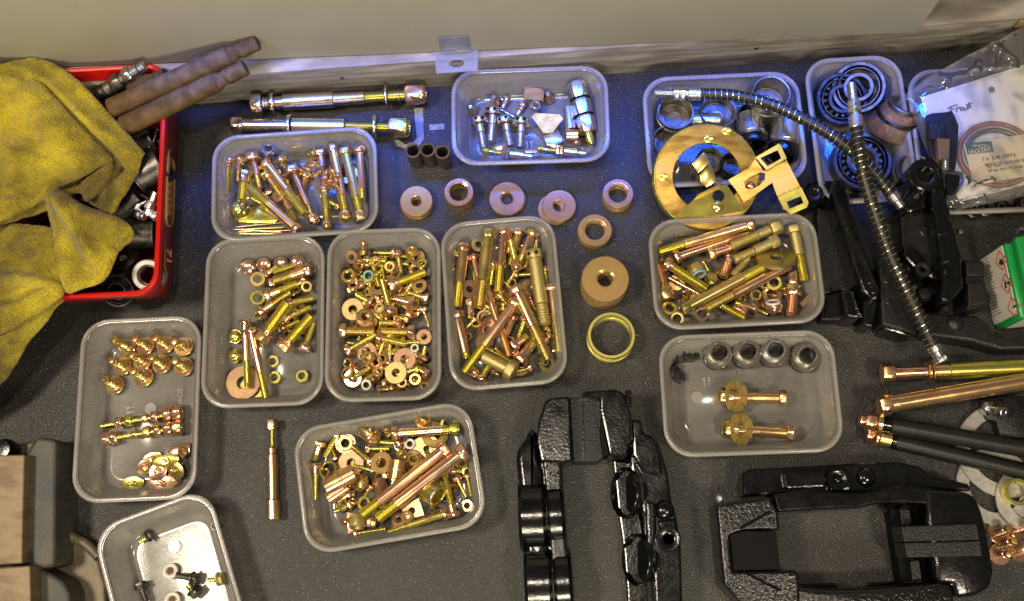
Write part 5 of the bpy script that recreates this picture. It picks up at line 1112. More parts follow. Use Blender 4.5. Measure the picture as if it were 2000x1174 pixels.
# ------------------------------------------------------------------ green box at the right edge
def RP(px, py, p0, n):
    d = c2w(Vector((px - 1000, -(py - 587), -F))); return CAM + d * ((p0 - CAM).dot(n) / d.dot(n))
g0, g1 = P(*CD(1062, 528), 0), P(*CD(1152, 955), 0); gu = (g1 - g0).normalized(); gv = Vector((-gu.y, gu.x, 0)); gw = (g1 - g0).length
if gv.x < 0: gv = -gv
GM = Matrix((gu, gv, Vector((0, 0, 1)))).transposed().to_4x4(); GM.translation = g0
gb = root('green_box', GM, 'green plastic box with a pale hazard label and three red diamonds at the right edge', 'box')
def gbox(x0, x1, y0, y1, z0, z1, bev): bm = bmesh.new(); box_bm(bm, x1 - x0, y1 - y0, z1 - z0, ((x0 + x1) / 2, (y0 + y1) / 2, (z0 + z1) / 2), bev, None, 3); return bm
part(gb, 'box_body', fin(gbox(.0005, gw, .0008, .12, 0.0004, .054, .003), 'box_body'), 'green'); part(gb, 'lid', fin(gbox(-.002, gw - .004, .006, .12, .0545, .066, .004), 'lid'), 'green')
hzl = part(gb, 'hazard_label', fin(gbox(.002, gw - .0055, .0001, .0007, .001, .050, 0), 'hazard_label'), 'boxlabel')
part(gb, 'front_label', fin(gbox(gw + .0001, gw + .0006, .006, .11, .012, .050, 0), 'front_label'), 'boxlabel')
FN = gv
def onface(x, y): q = GM.inverted() @ RP(*CD(x, y), g0 + gv * 0, FN); return q.x, q.z
def gmark(name, shapes, mt, dy=-.0002):
    bm = bmesh.new()
    for sh_ in shapes: 
        f = [bm.verts.new((x, dy, z)) for x, z in sh_]; f2 = [bm.verts.new((x, dy + .0003, z)) for x, z in sh_]; bm.faces.new(f); bm.faces.new(f2[::-1])
        for i in range(len(f)): bm.faces.new((f[i], f2[i], f2[(i + 1) % len(f)], f[(i + 1) % len(f)]))
    part(hzl, name, fin(bm, name), mt)
def dia(ps):  # diamond outline as four bars
    c_ = (sum(p[0] for p in ps) / 4, sum(p[1] for p in ps) / 4); out = []
    inn = [(c_[0] + (p[0] - c_[0]) * .86, c_[1] + (p[1] - c_[1]) * .86) for p in ps]
    for i in range(4): j = (i + 1) % 4; out.append([ps[i], ps[j], inn[j], inn[i]])
    return out
for cx_, cy_ in ((1190, 540), (1222, 675), (1262, 812)):
    ps = [onface(cx_ + a, cy_ + b_) for a, b_ in ((-12, -60), (34, -12), (12, 60), (-34, 12))]; gmark('hazard_diamond', dia(ps), 'redink')
gmark('flame_symbol', [[onface(1190 + a, 545 + b_) for a, b_ in ((-10, -22), (2, -8), (12, -20), (10, 2), (18, 4), (8, 22), (-8, 18), (-14, 4), (-6, -2))]], 'ink')
gmark('environment_symbol', [[onface(1222 + a, 675 + b_) for a, b_ in l] for l in (((-16, -28), (-6, -16), (2, -4), (-4, 4), (4, 22), (-6, 28), (-12, 6), (-10, -10)), ((2, -4), (10, -16), (22, -12), (20, 4), (8, 6)))], 'ink')
gmark('exclamation_symbol', [[onface(1262 + a, 812 + b_) for a, b_ in l] for l in (((-2, -4), (14, -14), (16, 2), (0, 6)), ((-12, 4), (-6, 1), (-5, 7), (-11, 9)))], 'ink')
tl_ = []
for k in range(26):
    x0, z0 = .004 + k * .0030, 0
    if x0 > gw - .012: break
    tl_.append([(x0, .003), (x0 + .0009, .003), (x0 + .0009, .014 + random.random() * .010), (x0, .014 + random.random() * .006)])
gmark('fine_print', tl_, 'inkgrey'); gmark('fine_print', [[(.012 + k * .0016, .0475), (.0128 + k * .0016, .0475), (.0128 + k * .0016, .0490), (.012 + k * .0016, .0490)] for k in range(34) if .012 + k * .0016 < gw - .012], 'inkgrey')

# ------------------------------------------------------------------ calipers and black castings
def prism(par, name, C, pts, z1, z0=.0004, mt='blk', bev=.0022, holes=(), seg=3, taper=1.0):
    bm = bmesh.new(); poly_bm(bm, pp(C, pts, z1), z1, z0, bev, [pp(C, h, z1) for h in holes], seg, taper); return bpart(par, name, bm, mt, ang=14)
def barrel(par, name, C, x1, y1, x2, y2, z, r, mt='blk', s=2.705, z2=None, ch=.003):
    r = K(r / s); p1, p2 = P(*C(x1, y1), z + r), P(*C(x2, y2), (z if z2 is None else z2) + r); p1.z -= r; p2.z -= r
    L_ = (p2 - p1).length; bm = bmesh.new(); lathe(bm, [(0, 0), (r - ch, 0), (r, ch), (r, L_ - ch), (r - ch, L_), (0, L_)], 40, mtx=along(p1, p2, 0)); return bpart(par, name, bm, mt)
def boss(par, name, C, x, y, z1, r, mt='blk', s=2.705, hole=.45, z0=.0004):
    r = K(r / s); p = P(*C(x, y), z1); bm = bmesh.new(); lathe(bm, [(0, z1 - .006), (r * hole, z1 - .006), (r * hole, z1 - .0006), (r * (hole + .1), z1), (r * .92, z1), (r, z1 - .001), (r, z0), (0, z0)] if hole else [(0, z1), (r * .6, z1 - .0008), (r * .9, z1 - .0035), (r, z1 - .008), (r, z0), (0, z0)], 32, mtx=T(p.x, p.y, 0)); return bpart(par, name, bm, mt)
ca = root('brake_caliper', Matrix.Translation(P(1150, 1000, 0)), 'freshly painted black brake caliper standing upright in the picture, mat showing through its long window', 'caliper', 'black painted brake calipers')
prism(ca, 'bridge', CL, [(285, 112), (320, 96), (415, 92), (418, 130), (430, 436), (380, 446), (262, 440), (240, 330), (244, 230)], .048, bev=.0025)
prism(ca, 'bridge', CL, [(480, 88), (482, 66), (655, 52), (702, 76), (738, 180), (745, 330), (728, 342), (722, 412), (635, 412), (622, 400), (572, 160), (572, 108)], .050, bev=.0025)
prism(ca, 'bridge_recess', CL, [(412, 100), (575, 92), (590, 170), (630, 380), (560, 438), (432, 438)], .034, mt='blk2', bev=.001)
prism(ca, 'recess_rib', CL, [(480, 118), (486, 118), (490, 434), (482, 434)], .0355, .02, mt='blk', bev=.0002)
prism(ca, 'recess_block', CL, [(578, 168), (602, 170), (624, 396), (590, 410), (575, 300)], .044, mt='blk3', bev=.001)
prism(ca, 'outer_arm', CL, [(190, 268), (238, 262), (246, 420), (272, 470), (280, 620), (300, 860), (320, 1060), (335, 1250), (205, 1250), (180, 900), (150, 600), (128, 420), (140, 355), (185, 320)], .034, bev=.006, seg=5)
prism(ca, 'arm_core', CL, [(150, 420), (370, 450), (380, 700), (410, 1000), (425, 1250), (200, 1250), (165, 800)], .026, bev=.002)
prism(ca, 'inner_wall', CL, [(640, 425), (740, 440), (800, 800), (830, 1250), (722, 1250), (716, 1120), (698, 900), (668, 690), (652, 520)], .012, mt='blk', bev=.002)
prism(ca, 'inner_arm', CL, [(262, 385), (372, 446), (378, 600), (388, 800), (415, 1000), (432, 1250), (345, 1250), (312, 900), (290, 620), (275, 480)], .040, mt='blkc', bev=.003)
for k, (y, x0, x1) in enumerate(((722, 140, 287), (1085, 172, 322))): barrel(ca, 'cylinder_bulge', CL, x0, y, x1, y - 6, .017, 178)
for k, (y, x0, x1) in enumerate(((716, 290, 386), (1080, 326, 428))): barrel(ca, 'cylinder_bulge', CL, x0, y, x1, y - 6, .018, 172)
prism(ca, 'bore_arm', CL, [(722, 345), (800, 282), (850, 300), (892, 352), (932, 500), (950, 640), (975, 720), (1000, 860), (1012, 1250), (868, 1250), (855, 1000), (822, 780), (760, 560), (735, 470), (735, 440)], .038, bev=.0025)
prism(ca, 'shoulder', CL, [(735, 210), (795, 215), (805, 285), (890, 350), (905, 520), (800, 500), (745, 400)], .044, bev=.003)
for k, (x, y) in enumerate(((700, 600), (762, 955))):
    p = P(*CL(x, y), .028); rr_ = K(128 / 2.705); mm = Matrix.Translation(p) @ Matrix.Rotation(R(-62), 4, 'Y')
    bm = bmesh.new(); lathe(bm, [(rr_ * .88, -.002), (rr_ * .90, .0006), (rr_ * .96, .0008), (rr_ * .98, 0), (rr_ * .98, -.004), (rr_ * .88, -.005)], 44, True, mm); bpart(ca, 'piston_bore_rim', bm, 'blk')
    bm = bmesh.new(); lathe(bm, [(0, -.010), (rr_ * .81, -.010), (rr_ * .81, -.018), (0, -.018)], 40, False, mm); bpart(ca, 'piston_bore', bm, 'blk3')
    barrel(ca, 'cylinder_bulge', CL, x + 100, y - 4, x + 225, y - 4, .016, 118)
prism(ca, 'fluid_passage_rib', CL, [(812, 640), (870, 650), (872, 820), (860, 890), (820, 880)], .0455, bev=.003)
boss(ca, 'bleeder_boss', CL, 918, 692, .046, 50, hole=0); prism(ca, 'boss_web', CL, [(876, 745), (975, 735), (980, 790), (890, 800)], .040, bev=.0025)
boss(ca, 'bolt_boss', CL, 936, 846, .044, 60, hole=.44)
p = P(*CL(722, 95), .046); bm = bmesh.new(); box_bm(bm, .006, .012, .006, p, .001); bpart(ca, 'blue_plug', bm, 'blk')

cb = root('brake_caliper', Matrix.Translation(P(1650, 1030, 0)), 'black brake caliper lying lengthwise, with a flat brake pad tongue on its right end', 'caliper', 'black painted brake calipers')
prism(cb, 'back_arm', CM, [(282, 200), (330, 172), (500, 165), (800, 150), (1000, 138), (1230, 130), (1370, 162), (1430, 222), (1560, 240), (1668, 268), (1680, 312), (1400, 300), (1000, 322), (650, 322), (286, 346)], .030, bev=.0025)
prism(cb, 'raised_pocket', CM, [(520, 190), (780, 178), (800, 210), (790, 290), (540, 300)], .035, bev=.0025)
prism(cb, 'port_block', CM, [(800, 180), (930, 170), (965, 210), (950, 310), (805, 310)], .036, bev=.003)
boss(cb, 'fluid_port', CM, 865, 237, .040, 62, s=3.125, hole=.5); boss(cb, 'ball_plug', CM, 865, 237, .0385, 28, s=3.125, hole=0); boss(cb, 'small_boss', CM, 1045, 225, .035, 60, s=3.125, hole=0)
prism(cb, 'inner_wall', CM, [(470, 330), (655, 302), (1000, 322), (1120, 300), (1260, 272), (1450, 290), (1440, 395), (1300, 385), (1100, 388), (1000, 412), (860, 418), (600, 432), (495, 440)], .042, bev=.0025)
barrel(cb, 'cylinder_bulge', CM, 640, 360, 720, 360, .012, 70, s=3.125); barrel(cb, 'cylinder_bulge', CM, 1150, 350, 1260, 345, .012, 80, s=3.125)
prism(cb, 'left_block', CM, [(122, 398), (150, 385), (452, 345), (500, 436), (508, 470), (512, 552), (420, 545), (290, 550), (205, 580), (214, 700), (228, 798), (512, 795), (620, 792), (632, 890), (640, 1080), (330, 1080), (250, 975), (170, 890), (150, 700)], .048, bev=.003, mt='blkc')
strokes(cb, 'casting_ridge', CM, [[(270, 535), (455, 432)], [(285, 800), (510, 915)]], .0475, .0014, 'blk')
prism(cb, 'pad_pocket_shade', CM, [(207, 577), (290, 552), (488, 556), (514, 788), (230, 794)], .0485, mt='blk3', bev=.0006)  # flush matt black slab; the recess's darkness is put into its colour
prism(cb, 'front_arm', CM, [(622, 800), (632, 888), (760, 905), (1000, 905), (1380, 880), (1462, 868), (1560, 880), (1580, 965), (1585, 1100), (520, 1100), (530, 900)], .046, bev=.005, seg=4, mt='blkc')
barrel(cb, 'cylinder_bulge', CM, 660, 1000, 900, 990, .018, 105, s=3.125); barrel(cb, 'cylinder_bulge', CM, 1080, 990, 1330, 980, .018, 105, s=3.125)
prism(cb, 'right_block', CM, [(1400, 292), (1650, 312), (1720, 352), (1752, 450), (1782, 560), (1822, 800), (1800, 900), (1700, 955), (1580, 965), (1560, 882), (1464, 870), (1452, 745), (1420, 560), (1405, 500)], .044, bev=.005, seg=4)
prism(cb, 'pad_tongue', CM, [(1250, 524), (1715, 508), (1732, 608), (1268, 620)], .050, .022, mt='blk2', bev=.001); prism(cb, 'pad_tongue', CM, [(1270, 625), (1734, 613), (1748, 708), (1286, 716)], .050, .022, mt='blk2', bev=.001)
prism(cb, 'bridge_bar', CM, [(1182, 418), (1240, 420), (1318, 860), (1250, 862)], .020, mt='blk3', bev=.001); prism(cb, 'bridge_bar', CM, [(1242, 418), (1306, 420), (1318, 510), (1256, 518)], .030, mt='blk2', bev=.001); prism(cb, 'bridge_bar', CM, [(1306, 735), (1362, 730), (1380, 850), (1318, 858)], .030, mt='blk2', bev=.001); prism(cb, 'bridge_bar', CM, [(1320, 410), (1392, 412), (1460, 850), (1390, 856)], .018, mt='blk3', bev=.001)
p = P(*CM(142, 357), .045); bm = bmesh.new(); lathe(bm, [(0, 0), (.0034, 0), (.0036, .004), (.0020, .0055), (0, .0055)], 18, mtx=T(p.x, p.y, .041)); bpart(cb, 'bright_plug', bm, 's')

cc_ = root('caliper_bracket', Matrix.Translation(P(1640, 480, 0)), 'long black casting with a round eye at its far end, left of the straighter hose', 'bracket', 'black castings under the hoses')
prism(cc_, 'long_arm', CD, [(200, 62), (262, 62), (290, 150), (350, 350), (420, 560), (480, 700), (478, 768), (430, 775), (372, 720), (318, 560), (250, 330), (192, 130)], .046, bev=.003)
barrel(cc_, 'eye', CD, 60, 130, 230, 110, .020, 68, s=3.011); prism(cc_, 'neck', CD, [(130, 70), (260, 60), (290, 180), (180, 190)], .036, bev=.003); boss(cc_, 'eye_end', CD, 95, 140, .043, 52, s=3.011, hole=.4)
prism(cc_, 'flat_web', CD, [(105, 222), (235, 240), (300, 480), (370, 740), (255, 715), (150, 740), (118, 560)], .014, mt='blk2', bev=.002)
prism(cc_, 'web_rib', CD, [(235, 330), (262, 330), (345, 640), (320, 650)], .024, bev=.002)
prism(cc_, 'foot', CD, [(250, 715), (318, 700), (372, 850), (362, 885), (275, 872)], .036, bev=.003); prism(cc_, 'foot', CD, [(375, 730), (470, 770), (455, 860), (440, 935), (375, 920)], .030, bev=.0025)
def raised(par, C, a, b_, z, n, mt='s'):
    bm = bmesh.new()
    for k in range(n):
        t = k / (n - 1); x = a[0] + (b_[0] - a[0]) * t; y = a[1] + (b_[1] - a[1]) * t; p = P(*C(x, y), z); rr_ = .0012
        for q in range(2 + k % 2):
            ang_ = random.random() * PI; d = Vector((math.cos(ang_), math.sin(ang_), 0)) * rr_; o_ = Vector((random.uniform(-.8, .8), random.uniform(-.8, .8), 0)) * .001; tube_bm(bm, [p + o_ - d, p + o_ + d], .00028, 5)
    bpart(par, 'raised_casting_mark', bm, mt)
raised(cc_, CD, (312, 735), (362, 870), .0368, 9, 'm')
pd = root('brake_pad', Matrix.Translation(P(1590, 590, 0)), 'matt black brake pad lying under the foot of the long casting', 'brake pad', 'brake pads')
prism(pd, 'backing', CD, [(152, 742), (265, 722), (280, 868), (255, 890), (130, 890)], .018, mt='blk2', bev=.0015); prism(pd, 'friction_block', CD, [(165, 750), (262, 735), (272, 858), (150, 868)], .023, .018, mt='blk3', bev=.001)
ce = root('black_casting', Matrix.Translation(P(1800, 560, 0)), 'big black casting with two long arms under and right of the straighter hose', 'casting', 'black castings under the hoses')
prism(ce, 'centre_block', CD, [(470, 560), (530, 535), (560, 640), (640, 780), (690, 900), (700, 975), (610, 950), (492, 915), (480, 740)], .034, mt='blk2', bev=.0025)
prism(ce, 'block_face', CD, [(500, 905), (685, 880), (715, 900), (690, 970), (640, 985), (495, 945)], .030, bev=.0025)
prism(ce, 'right_arm', CD, [(770, -20), (850, 10), (880, 170), (912, 340), (960, 520), (972, 690), (900, 790), (835, 780), (845, 620), (812, 400), (790, 180)], .050, bev=.0035)
prism(ce, 'cross_web', CD, [(590, 200), (745, 175), (800, 340), (825, 520), (835, 660), (700, 620), (640, 600), (605, 450)], .028, mt='blk2', bev=.0025)
prism(ce, 'web_rib', CD, [(620, 440), (700, 470), (820, 640), (800, 655), (690, 600), (620, 520)], .034, bev=.003)
prism(ce, 'upper_block', CD, [(600, 170), (640, 100), (705, 90), (760, 150), (750, 235), (660, 260), (610, 235)], .044, bev=.003)
prism(ce, 'lower_arm', CD, [(700, 830), (830, 850), (920, 860), (1045, 860), (1120, 905), (1130, 960), (1240, 1000), (1420, 960), (1450, 1060), (1200, 1065), (1000, 1010), (820, 990), (720, 960)], .026, mt='blk2', bev=.003)
prism(ce, 'left_web', CD, [(250, 240), (400, 200), (520, 500), (470, 520), (450, 690), (330, 500)], .010, mt='blk2', bev=.002)
boss(ce, 'boss', CD, 730, 590, .040, 45, 'blk2', s=3.011, hole=.4); boss(ce, 'boss', CD, 868, 560, .054, 40, s=3.011, hole=.4); boss(ce, 'boss', CD, 745, 730, .036, 50, 'blk2', s=3.011, hole=0); boss(ce, 'boss', CD, 930, 900, .030, 55, 'blk2', s=3.011, hole=0)
raised(ce, CD, (508, 640), (525, 790), .0345, 7, 'm'); raised(ce, CD, (400, 640), (440, 730), .047, 4, 'm'); raised(ce, CD, (725, 370), (728, 385), .030, 2, 'm'); raised(ce, CD, (680, 690), (680, 715), .036, 3)
ul = root('link_eye', Matrix.Translation(P(1790, 360, 0)), 'black lug with a round bore in front of the steel cup, above the hose end', 'lug')
boss(ul, 'eye', CB, 660, 855, .058, 85, s=2.668, hole=.5); prism(ul, 'shank', CB, [(700, 790), (760, 800), (800, 1180), (720, 1180), (690, 960)], .052, bev=.003); prism(ul, 'cap_block', CB, [(590, 880), (640, 920), (640, 1000), (540, 1040), (520, 1010)], .046, bev=.0025)
def pad(pts_back, pts_fric, z, label):
    o = root('brake_pad', Matrix.Translation(P(*CB(*pts_back[0]), z)), label, 'brake pad', 'brake pads'); prism(o, 'backing_plate', CB, pts_back, z, z - .006, 'blk2', .001)
    for q, m_ in pts_fric: prism(o, 'friction_block', CB, q, z + .007, z, m_, .001)
    return o
pad([(665, 545), (700, 535), (765, 530), (800, 522), (812, 545), (835, 600), (832, 660), (822, 800), (815, 840), (735, 820), (690, 760), (672, 660)], [([(680, 580), (760, 575), (765, 670), (690, 670)], 'blk2'), ([(722, 665), (790, 668), (785, 775), (730, 780)], 'r')], .056, 'worn brake pad standing over the rim beside the white sheet')
pad([(740, 830), (800, 832), (858, 842), (865, 890), (848, 920), (815, 978), (760, 975)], [([(770, 850), (840, 858), (840, 900), (810, 955), (775, 950)], 'blk3')], .050, 'black brake pad just below the worn one, next to the bag')
o = root('coil_spring', Matrix.Translation(P(*CB(762, 790), .066)), 'tiny bright spring on the worn brake pad beside the bag', 'spring'); hp = []
p0, p1 = P(*CB(765, 782), .066), P(*CB(764, 828), .066); fr = frames([p0, p1])[0]
for k in range(80): hp.append(p0.lerp(p1, k / 79) + (fr[1] * math.cos(k * .45) + fr[2] * math.sin(k * .45)) * .0028)
bm = bmesh.new(); tube_bm(bm, hp, .0005, 5); bpart(o, 'coil', bm, 's')
o = root('brake_pad', Matrix.Translation(P(1905, 550, 0)), 'pair of grey-black pads leaning against the green box', 'brake pad', 'brake pads')
prism(o, 'backing_plate', CD, [(972, 532), (1090, 540), (1098, 640), (1082, 655), (1100, 700), (1135, 735), (1132, 800), (990, 832), (982, 690)], .034, mt='blk2', bev=.002); prism(o, 'friction_block', CD, [(985, 545), (1078, 552), (1082, 632), (988, 628)], .040, .034, 'rub', .0015); prism(o, 'friction_block', CD, [(995, 668), (1075, 672), (1105, 740), (1115, 790), (1000, 810)], .039, .034, 'rub', .0015)
strokes(ce, 'grey_edge', CD, [[(612, 230), (640, 180), (705, 110)]], .0445, .0016, 'm'); strokes(ce, 'grey_edge', CD, [[(490, 912), (560, 900), (660, 885), (690, 860)]], .0315, .0014, 'm')  # thin dull-steel lines laid along two block edges
for i, (x, y, rr_) in enumerate(((1876, 453, 5), (1995, 447, 5))):
    p = P(x, y, .003); bm = bmesh.new(); lathe(bm, [(0, .0050), (.0022, .0045), (.0034, .0020), (.0036, 0), (0, 0)], 14, mtx=T(p.x, p.y, .0004)); solo('glass_bead', bm, 's', ['small bright blob on the blue-lit mat left of the green box', 'small bright blob at the far corner of the green box lid'][i], 'blob', 'bright blobs on the mat')

# ------------------------------------------------------------------ vise at the lower left
vs = root('bench_vise', Matrix.Translation(P(50, 1050, 0)), 'heavy bench vise with smooth brown jaws at the lower left corner', 'vise')
prism(vs, 'upper_jaw', C9, [(-200, 178), (168, 168), (158, 560), (150, 915), (-200, 945)], .060, .02, 'jaw', .0015)
prism(vs, 'jaw_side', C9, [(168, 172), (240, 60), (270, 45), (372, 62), (384, 90), (378, 500), (372, 925), (300, 950), (155, 915)], .046, mt='vise', bev=.0035)
prism(vs, 'jaw_slot', C9, [(168, 300), (205, 300), (198, 900), (152, 905)], .0475, .03, 'blk2', .001)
prism(vs, 'lower_jaw', C9, [(-200, 958), (206, 930), (214, 1350), (-200, 1350)], .060, .02, 'jaw', .0015)
prism(vs, 'lower_casting', C9, [(208, 930), (300, 962), (430, 1035), (475, 1120), (480, 1350), (212, 1350)], .040, mt='vise', bev=.0035)
prism(vs, 'base', C9, [(370, 700), (520, 760), (620, 800), (680, 900), (720, 1060), (730, 1350), (380, 1350)], .008, mt='viseb', bev=.003)
bm = bmesh.new(); tube_bm(bm, smooth_path([P(*C9(x, y), z) for x, y, z in ((378, 560, .020), (392, 640, .016), (440, 700, .012), (520, 745, .010), (600, 790, .009), (680, 870, .009))], 6), .0050, 14); bpart(vs, 'handle', bm, 'viseb')
p = P(*C9(10, 130), .05); bm = bmesh.new(); lathe(bm, [(0, .012), (.008, .011), (.010, .006), (.010, 0), (0, 0)], 24, mtx=T(p.x, p.y, .04)); bpart(vs, 'screw_knob', bm, 'blk')
prism(vs, 'far_lug', C9, [(-100, 60), (100, 110), (230, 70), (250, 62), (200, 160), (165, 175), (-100, 180)], .030, mt='viseb', bev=.0025)

# ------------------------------------------------------------------ red tin with its contents
TZH = .075
tl, tr, br, bl = [P(x, y, TZH) for x, y in ((-274, 148), (326, 132), (307, 563), (-274, 612))]
c = (tl + tr + br + bl) / 4; u = ((tr - tl) + (br - bl)) / 2; v = ((tl - bl) + (tr - br)) / 2; hw, hl = u.length / 2, v.length / 2; un = u.normalized(); vn = Vector((-un.y, un.x, 0))
TM = Matrix((un, vn, Vector((0, 0, 1)))).transposed().to_4x4(); TM.translation = Vector((c.x, c.y, 0))
tin = root('red_tin', TM, 'red tin with gold print, full of old bearings and pipes, half under the yellow cloth', 'tin')
def loft(prof, RR, n=7):
    bm = bmesh.new(); rg = [[bm.verts.new(p) for p in ring_rr(hw - i, hl - i, RR - i * .6, z, n)] for i, z in prof]
    for a, b_ in zip(rg, rg[1:]):
        for k in range(len(a)): bm.faces.new((a[k], a[(k + 1) % len(a)], b_[(k + 1) % len(a)], b_[k]))
    return bm, rg
bm, rg = loft([(.0160, .0004), (.0135, .003), (.0085, .030), (0, TZH - .009)], .024); bm.faces.new(rg[0][::-1]); part(tin, 'tin_wall', fin(bm, 'tin_wall'), 'reddark')
bm, rg = loft([(0, TZH - .0088), (-.0006, TZH - .004), (-.0002, TZH - .0005), (.0018, TZH + .0006), (.0038, TZH - .0004), (.0050, TZH - .006), (.0130, .020), (.0150, .0022)], .020); bm.faces.new(rg[-1]); part(tin, 'rim_and_lining', fin(bm, 'rim'), 'red')
# print on the right outer wall: a gold flourish with script and the number 12
def wall_pt(y_, z_): return Vector((hw + .0006 - .0085 * (TZH - .009 - z_) / .036, y_, z_))
def wstroke(name, ls, r, mt):
    bm = bmesh.new()
    for l in ls: tube_bm(bm, smooth_path([wall_pt(a, z_) for a, z_ in l], 5), r, 6)
    part(tin, name, fin(bm, name), mt)
y0_ = (TM.inverted() @ P(352, 390, .02)).y
wstroke('gold_flourish', [[(y0_ + .040, .052), (y0_ + .030, .060), (y0_, .062), (y0_ - .028, .058), (y0_ - .034, .044), (y0_ - .022, .014), (y0_ + .005, .010), (y0_ + .030, .014), (y0_ + .040, .026)], [(y0_ + .034, .046), (y0_ + .02, .054), (y0_ - .01, .056), (y0_ - .026, .048)]], .0010, 'printgold')
wstroke('script_lettering', [[(y0_ + .018 - k * .0075, .030), (y0_ + .016 - k * .0075, .046), (y0_ + .012 - k * .0075, .046), (y0_ + .014 - k * .0075, .032), (y0_ + .0105 - k * .0075, .032)] for k in range(5)], .0007, 'printpink')
me = text_mesh('12', .016, .0002, .0004); y1_ = (TM.inverted() @ P(352, 508, .02)).y
part(tin, 'number_print', me, 'printpink', T(wall_pt(0, .034).x + .0004, y1_, .034) @ Matrix.Rotation(R(90), 4, 'Z') @ Matrix.Rotation(R(77), 4, 'X'))
y2_ = (TM.inverted() @ P(340, 500, .04)).y
bm = bmesh.new(); f = [bm.verts.new(wall_pt(y2_ + a, z_) + Vector((.0003, 0, 0))) for a, z_ in ((.016, .062), (-.018, .062), (-.018, .044))]; bm.faces.new(f); part(tin, 'gold_triangle', fin(bm, 'tri'), 'printgold')
# contents
def pipe(pts, z0, z1, r, label):
    (x0, y0), (x1, y1), (x2, y2) = pts; p0, p1 = P(x0, y0, z0), P(x1, y1, z1); p2 = P(x2, y2, z1 + (z1 - z0) * .22); L1 = (p1 - p0).length; o = root('old_pipe_stud', along(p0, p1, 0))
    part(o, 'body', m_cyl(r, L1, .0015, 28), 'pipe'); part(o, 'neck', LM('neck', [(0, 0), (r * .95, 0), (r * .75, .004), (r * .72, .008), (0, .008)], 24), 'pipe', TZ(L1)); part(o, 'threaded_end', m_cyl(r * .80, (p2 - p1).length - .008, .001, 24), 'pipe', TZ(L1 + .008)); part(o, 'end_ring', m_ring(q5(r * .84), q5(r * .5), .003, 24), 'pipe', TZ(L1 + .011))
    return tag(o, label, 'pipe', 'grimy brown pipes leaning out of the tin')
pipe(((215, 212), (450, 107), (505, 86)), .080, .098, .0092, 'upper grimy brown pipe leaning out of the red tin, its end against the board')
pipe(((240, 248), (425, 158), (482, 134)), .072, .086, .0100, 'lower grimy brown pipe leaning over the rim of the red tin')
pipe(((255, 175), (292, 160), (328, 140)), .060, .066, .009, 'short brown pipe end behind the two long pipes, at the far rim of the tin')
o = root('hydraulic_union', along(P(*CT(545, 350), .060), P(*CT(795, 188), .078), 0)); L_ = (P(*CT(545, 350), .060) - P(*CT(795, 188), .078)).length
for f0, f1, r, c_, k in ((0, .16, .008, 'k', 'c'), (.16, .30, .0075, 'm', 'c'), (.30, .50, .0098, 'm', 'h'), (.50, .58, .0075, 'm', 'c'), (.58, .72, .0092, 's', 'h'), (.72, .86, .0065, 's', 'c'), (.86, 1, .0052, 's', 't')):
    part(o, {'c': 'barrel', 'h': 'hex', 't': 'thread'}[k], (m_head if k == 'h' else m_thread if k == 't' else m_cyl)(r, (f1 - f0) * L_), c_, TZ(f0 * L_))
tag(o, 'silvery hydraulic union standing out at the far rim of the red tin', 'pipe fitting')
bm = bmesh.new(); tube_bm(bm, smooth_path([P(*CT(x, y), .05) for x, y in ((850, 530), (848, 570), (835, 610), (812, 636))], 6), .0008, 6); solo('wire_hook', bm, 's', 'thin bright curved wire inside the tin below the pipes', 'wire')
def tb_cyl(x1, y1, x2, y2, z1, z2, r, col, label, cat='bushing', hf=.75, C=CT):
    z1 += .013; z2 += .013
    p1, p2 = P(*C(x1, y1), z1), P(*C(x2, y2), z2); o = root('old_bushing', along(p1, p2)); L_ = (p2 - p1).length; r = K(r / 2.795)
    part(o, 'wall', m_ring(q5(r), q5(r * hf), q5(L_), 40, .0008), col); part(o, 'rolled_end', m_ring(q5(r * 1.04), q5(r * hf * 1.02), .003, 40), 'k', TZ(-.0005)); return tag(o, label, cat, 'old parts in the red tin')
tb_cyl(760, 800, 900, 720, .040, .044, 105, 'k', 'dark shiny bushing against the right wall of the tin, below the pipes'); tb_cyl(640, 1000, 760, 900, .034, .036, 90, 'k', 'brownish shiny tube emerging from under the cloth'); tb_cyl(850, 1110, 700, 1110, .030, .034, 85, 'k', 'thick dark bushing lying above the worn ring in the tin')
tb_cyl(330, 900, 560, 620, .02, .024, 110, 'k', 'dark bushing hidden mostly under the cloth in the tin'); tb_cyl(700, 680, 860, 600, .020, .024, 100, 'k', 'dark ring deep in the tin under the bright curved wire')
def tb_up(C, x, y, r, h, z, col, tilt, az, label, hf=.62):
    z += .013
    p = P(*C(x, y), z + h); p.z = z; r = K(r / 2.795); o = root('old_ring', Matrix.Translation(p) @ Matrix.Rotation(az, 4, 'Z') @ Matrix.Rotation(tilt, 4, 'X')); part(o, 'outer_ring', m_ring(q5(r), q5(r * hf), h, 44, .0010), col); part(o, 'inner_ring', m_ring(q5(r * hf * 1.0), q5(r * hf * .86), h * .7, 40), 'k'); return tag(o, label, 'ring', 'old parts in the red tin')
tb_up(CU, 795, 415, 86, .016, .026, 'grey', .3, .4, 'worn pale steel ring in the corner of the red tin')
bearing(CU, 2.795, 640, 490, 92, .035, .5, .1, 'roller bearing with bright rollers at the front wall of the tin', rolls=20); bearing(CU, 2.795, 690, 360, 85, .031, -.4, .7, 'darker roller bearing behind the bright one in the tin', rolls=16)
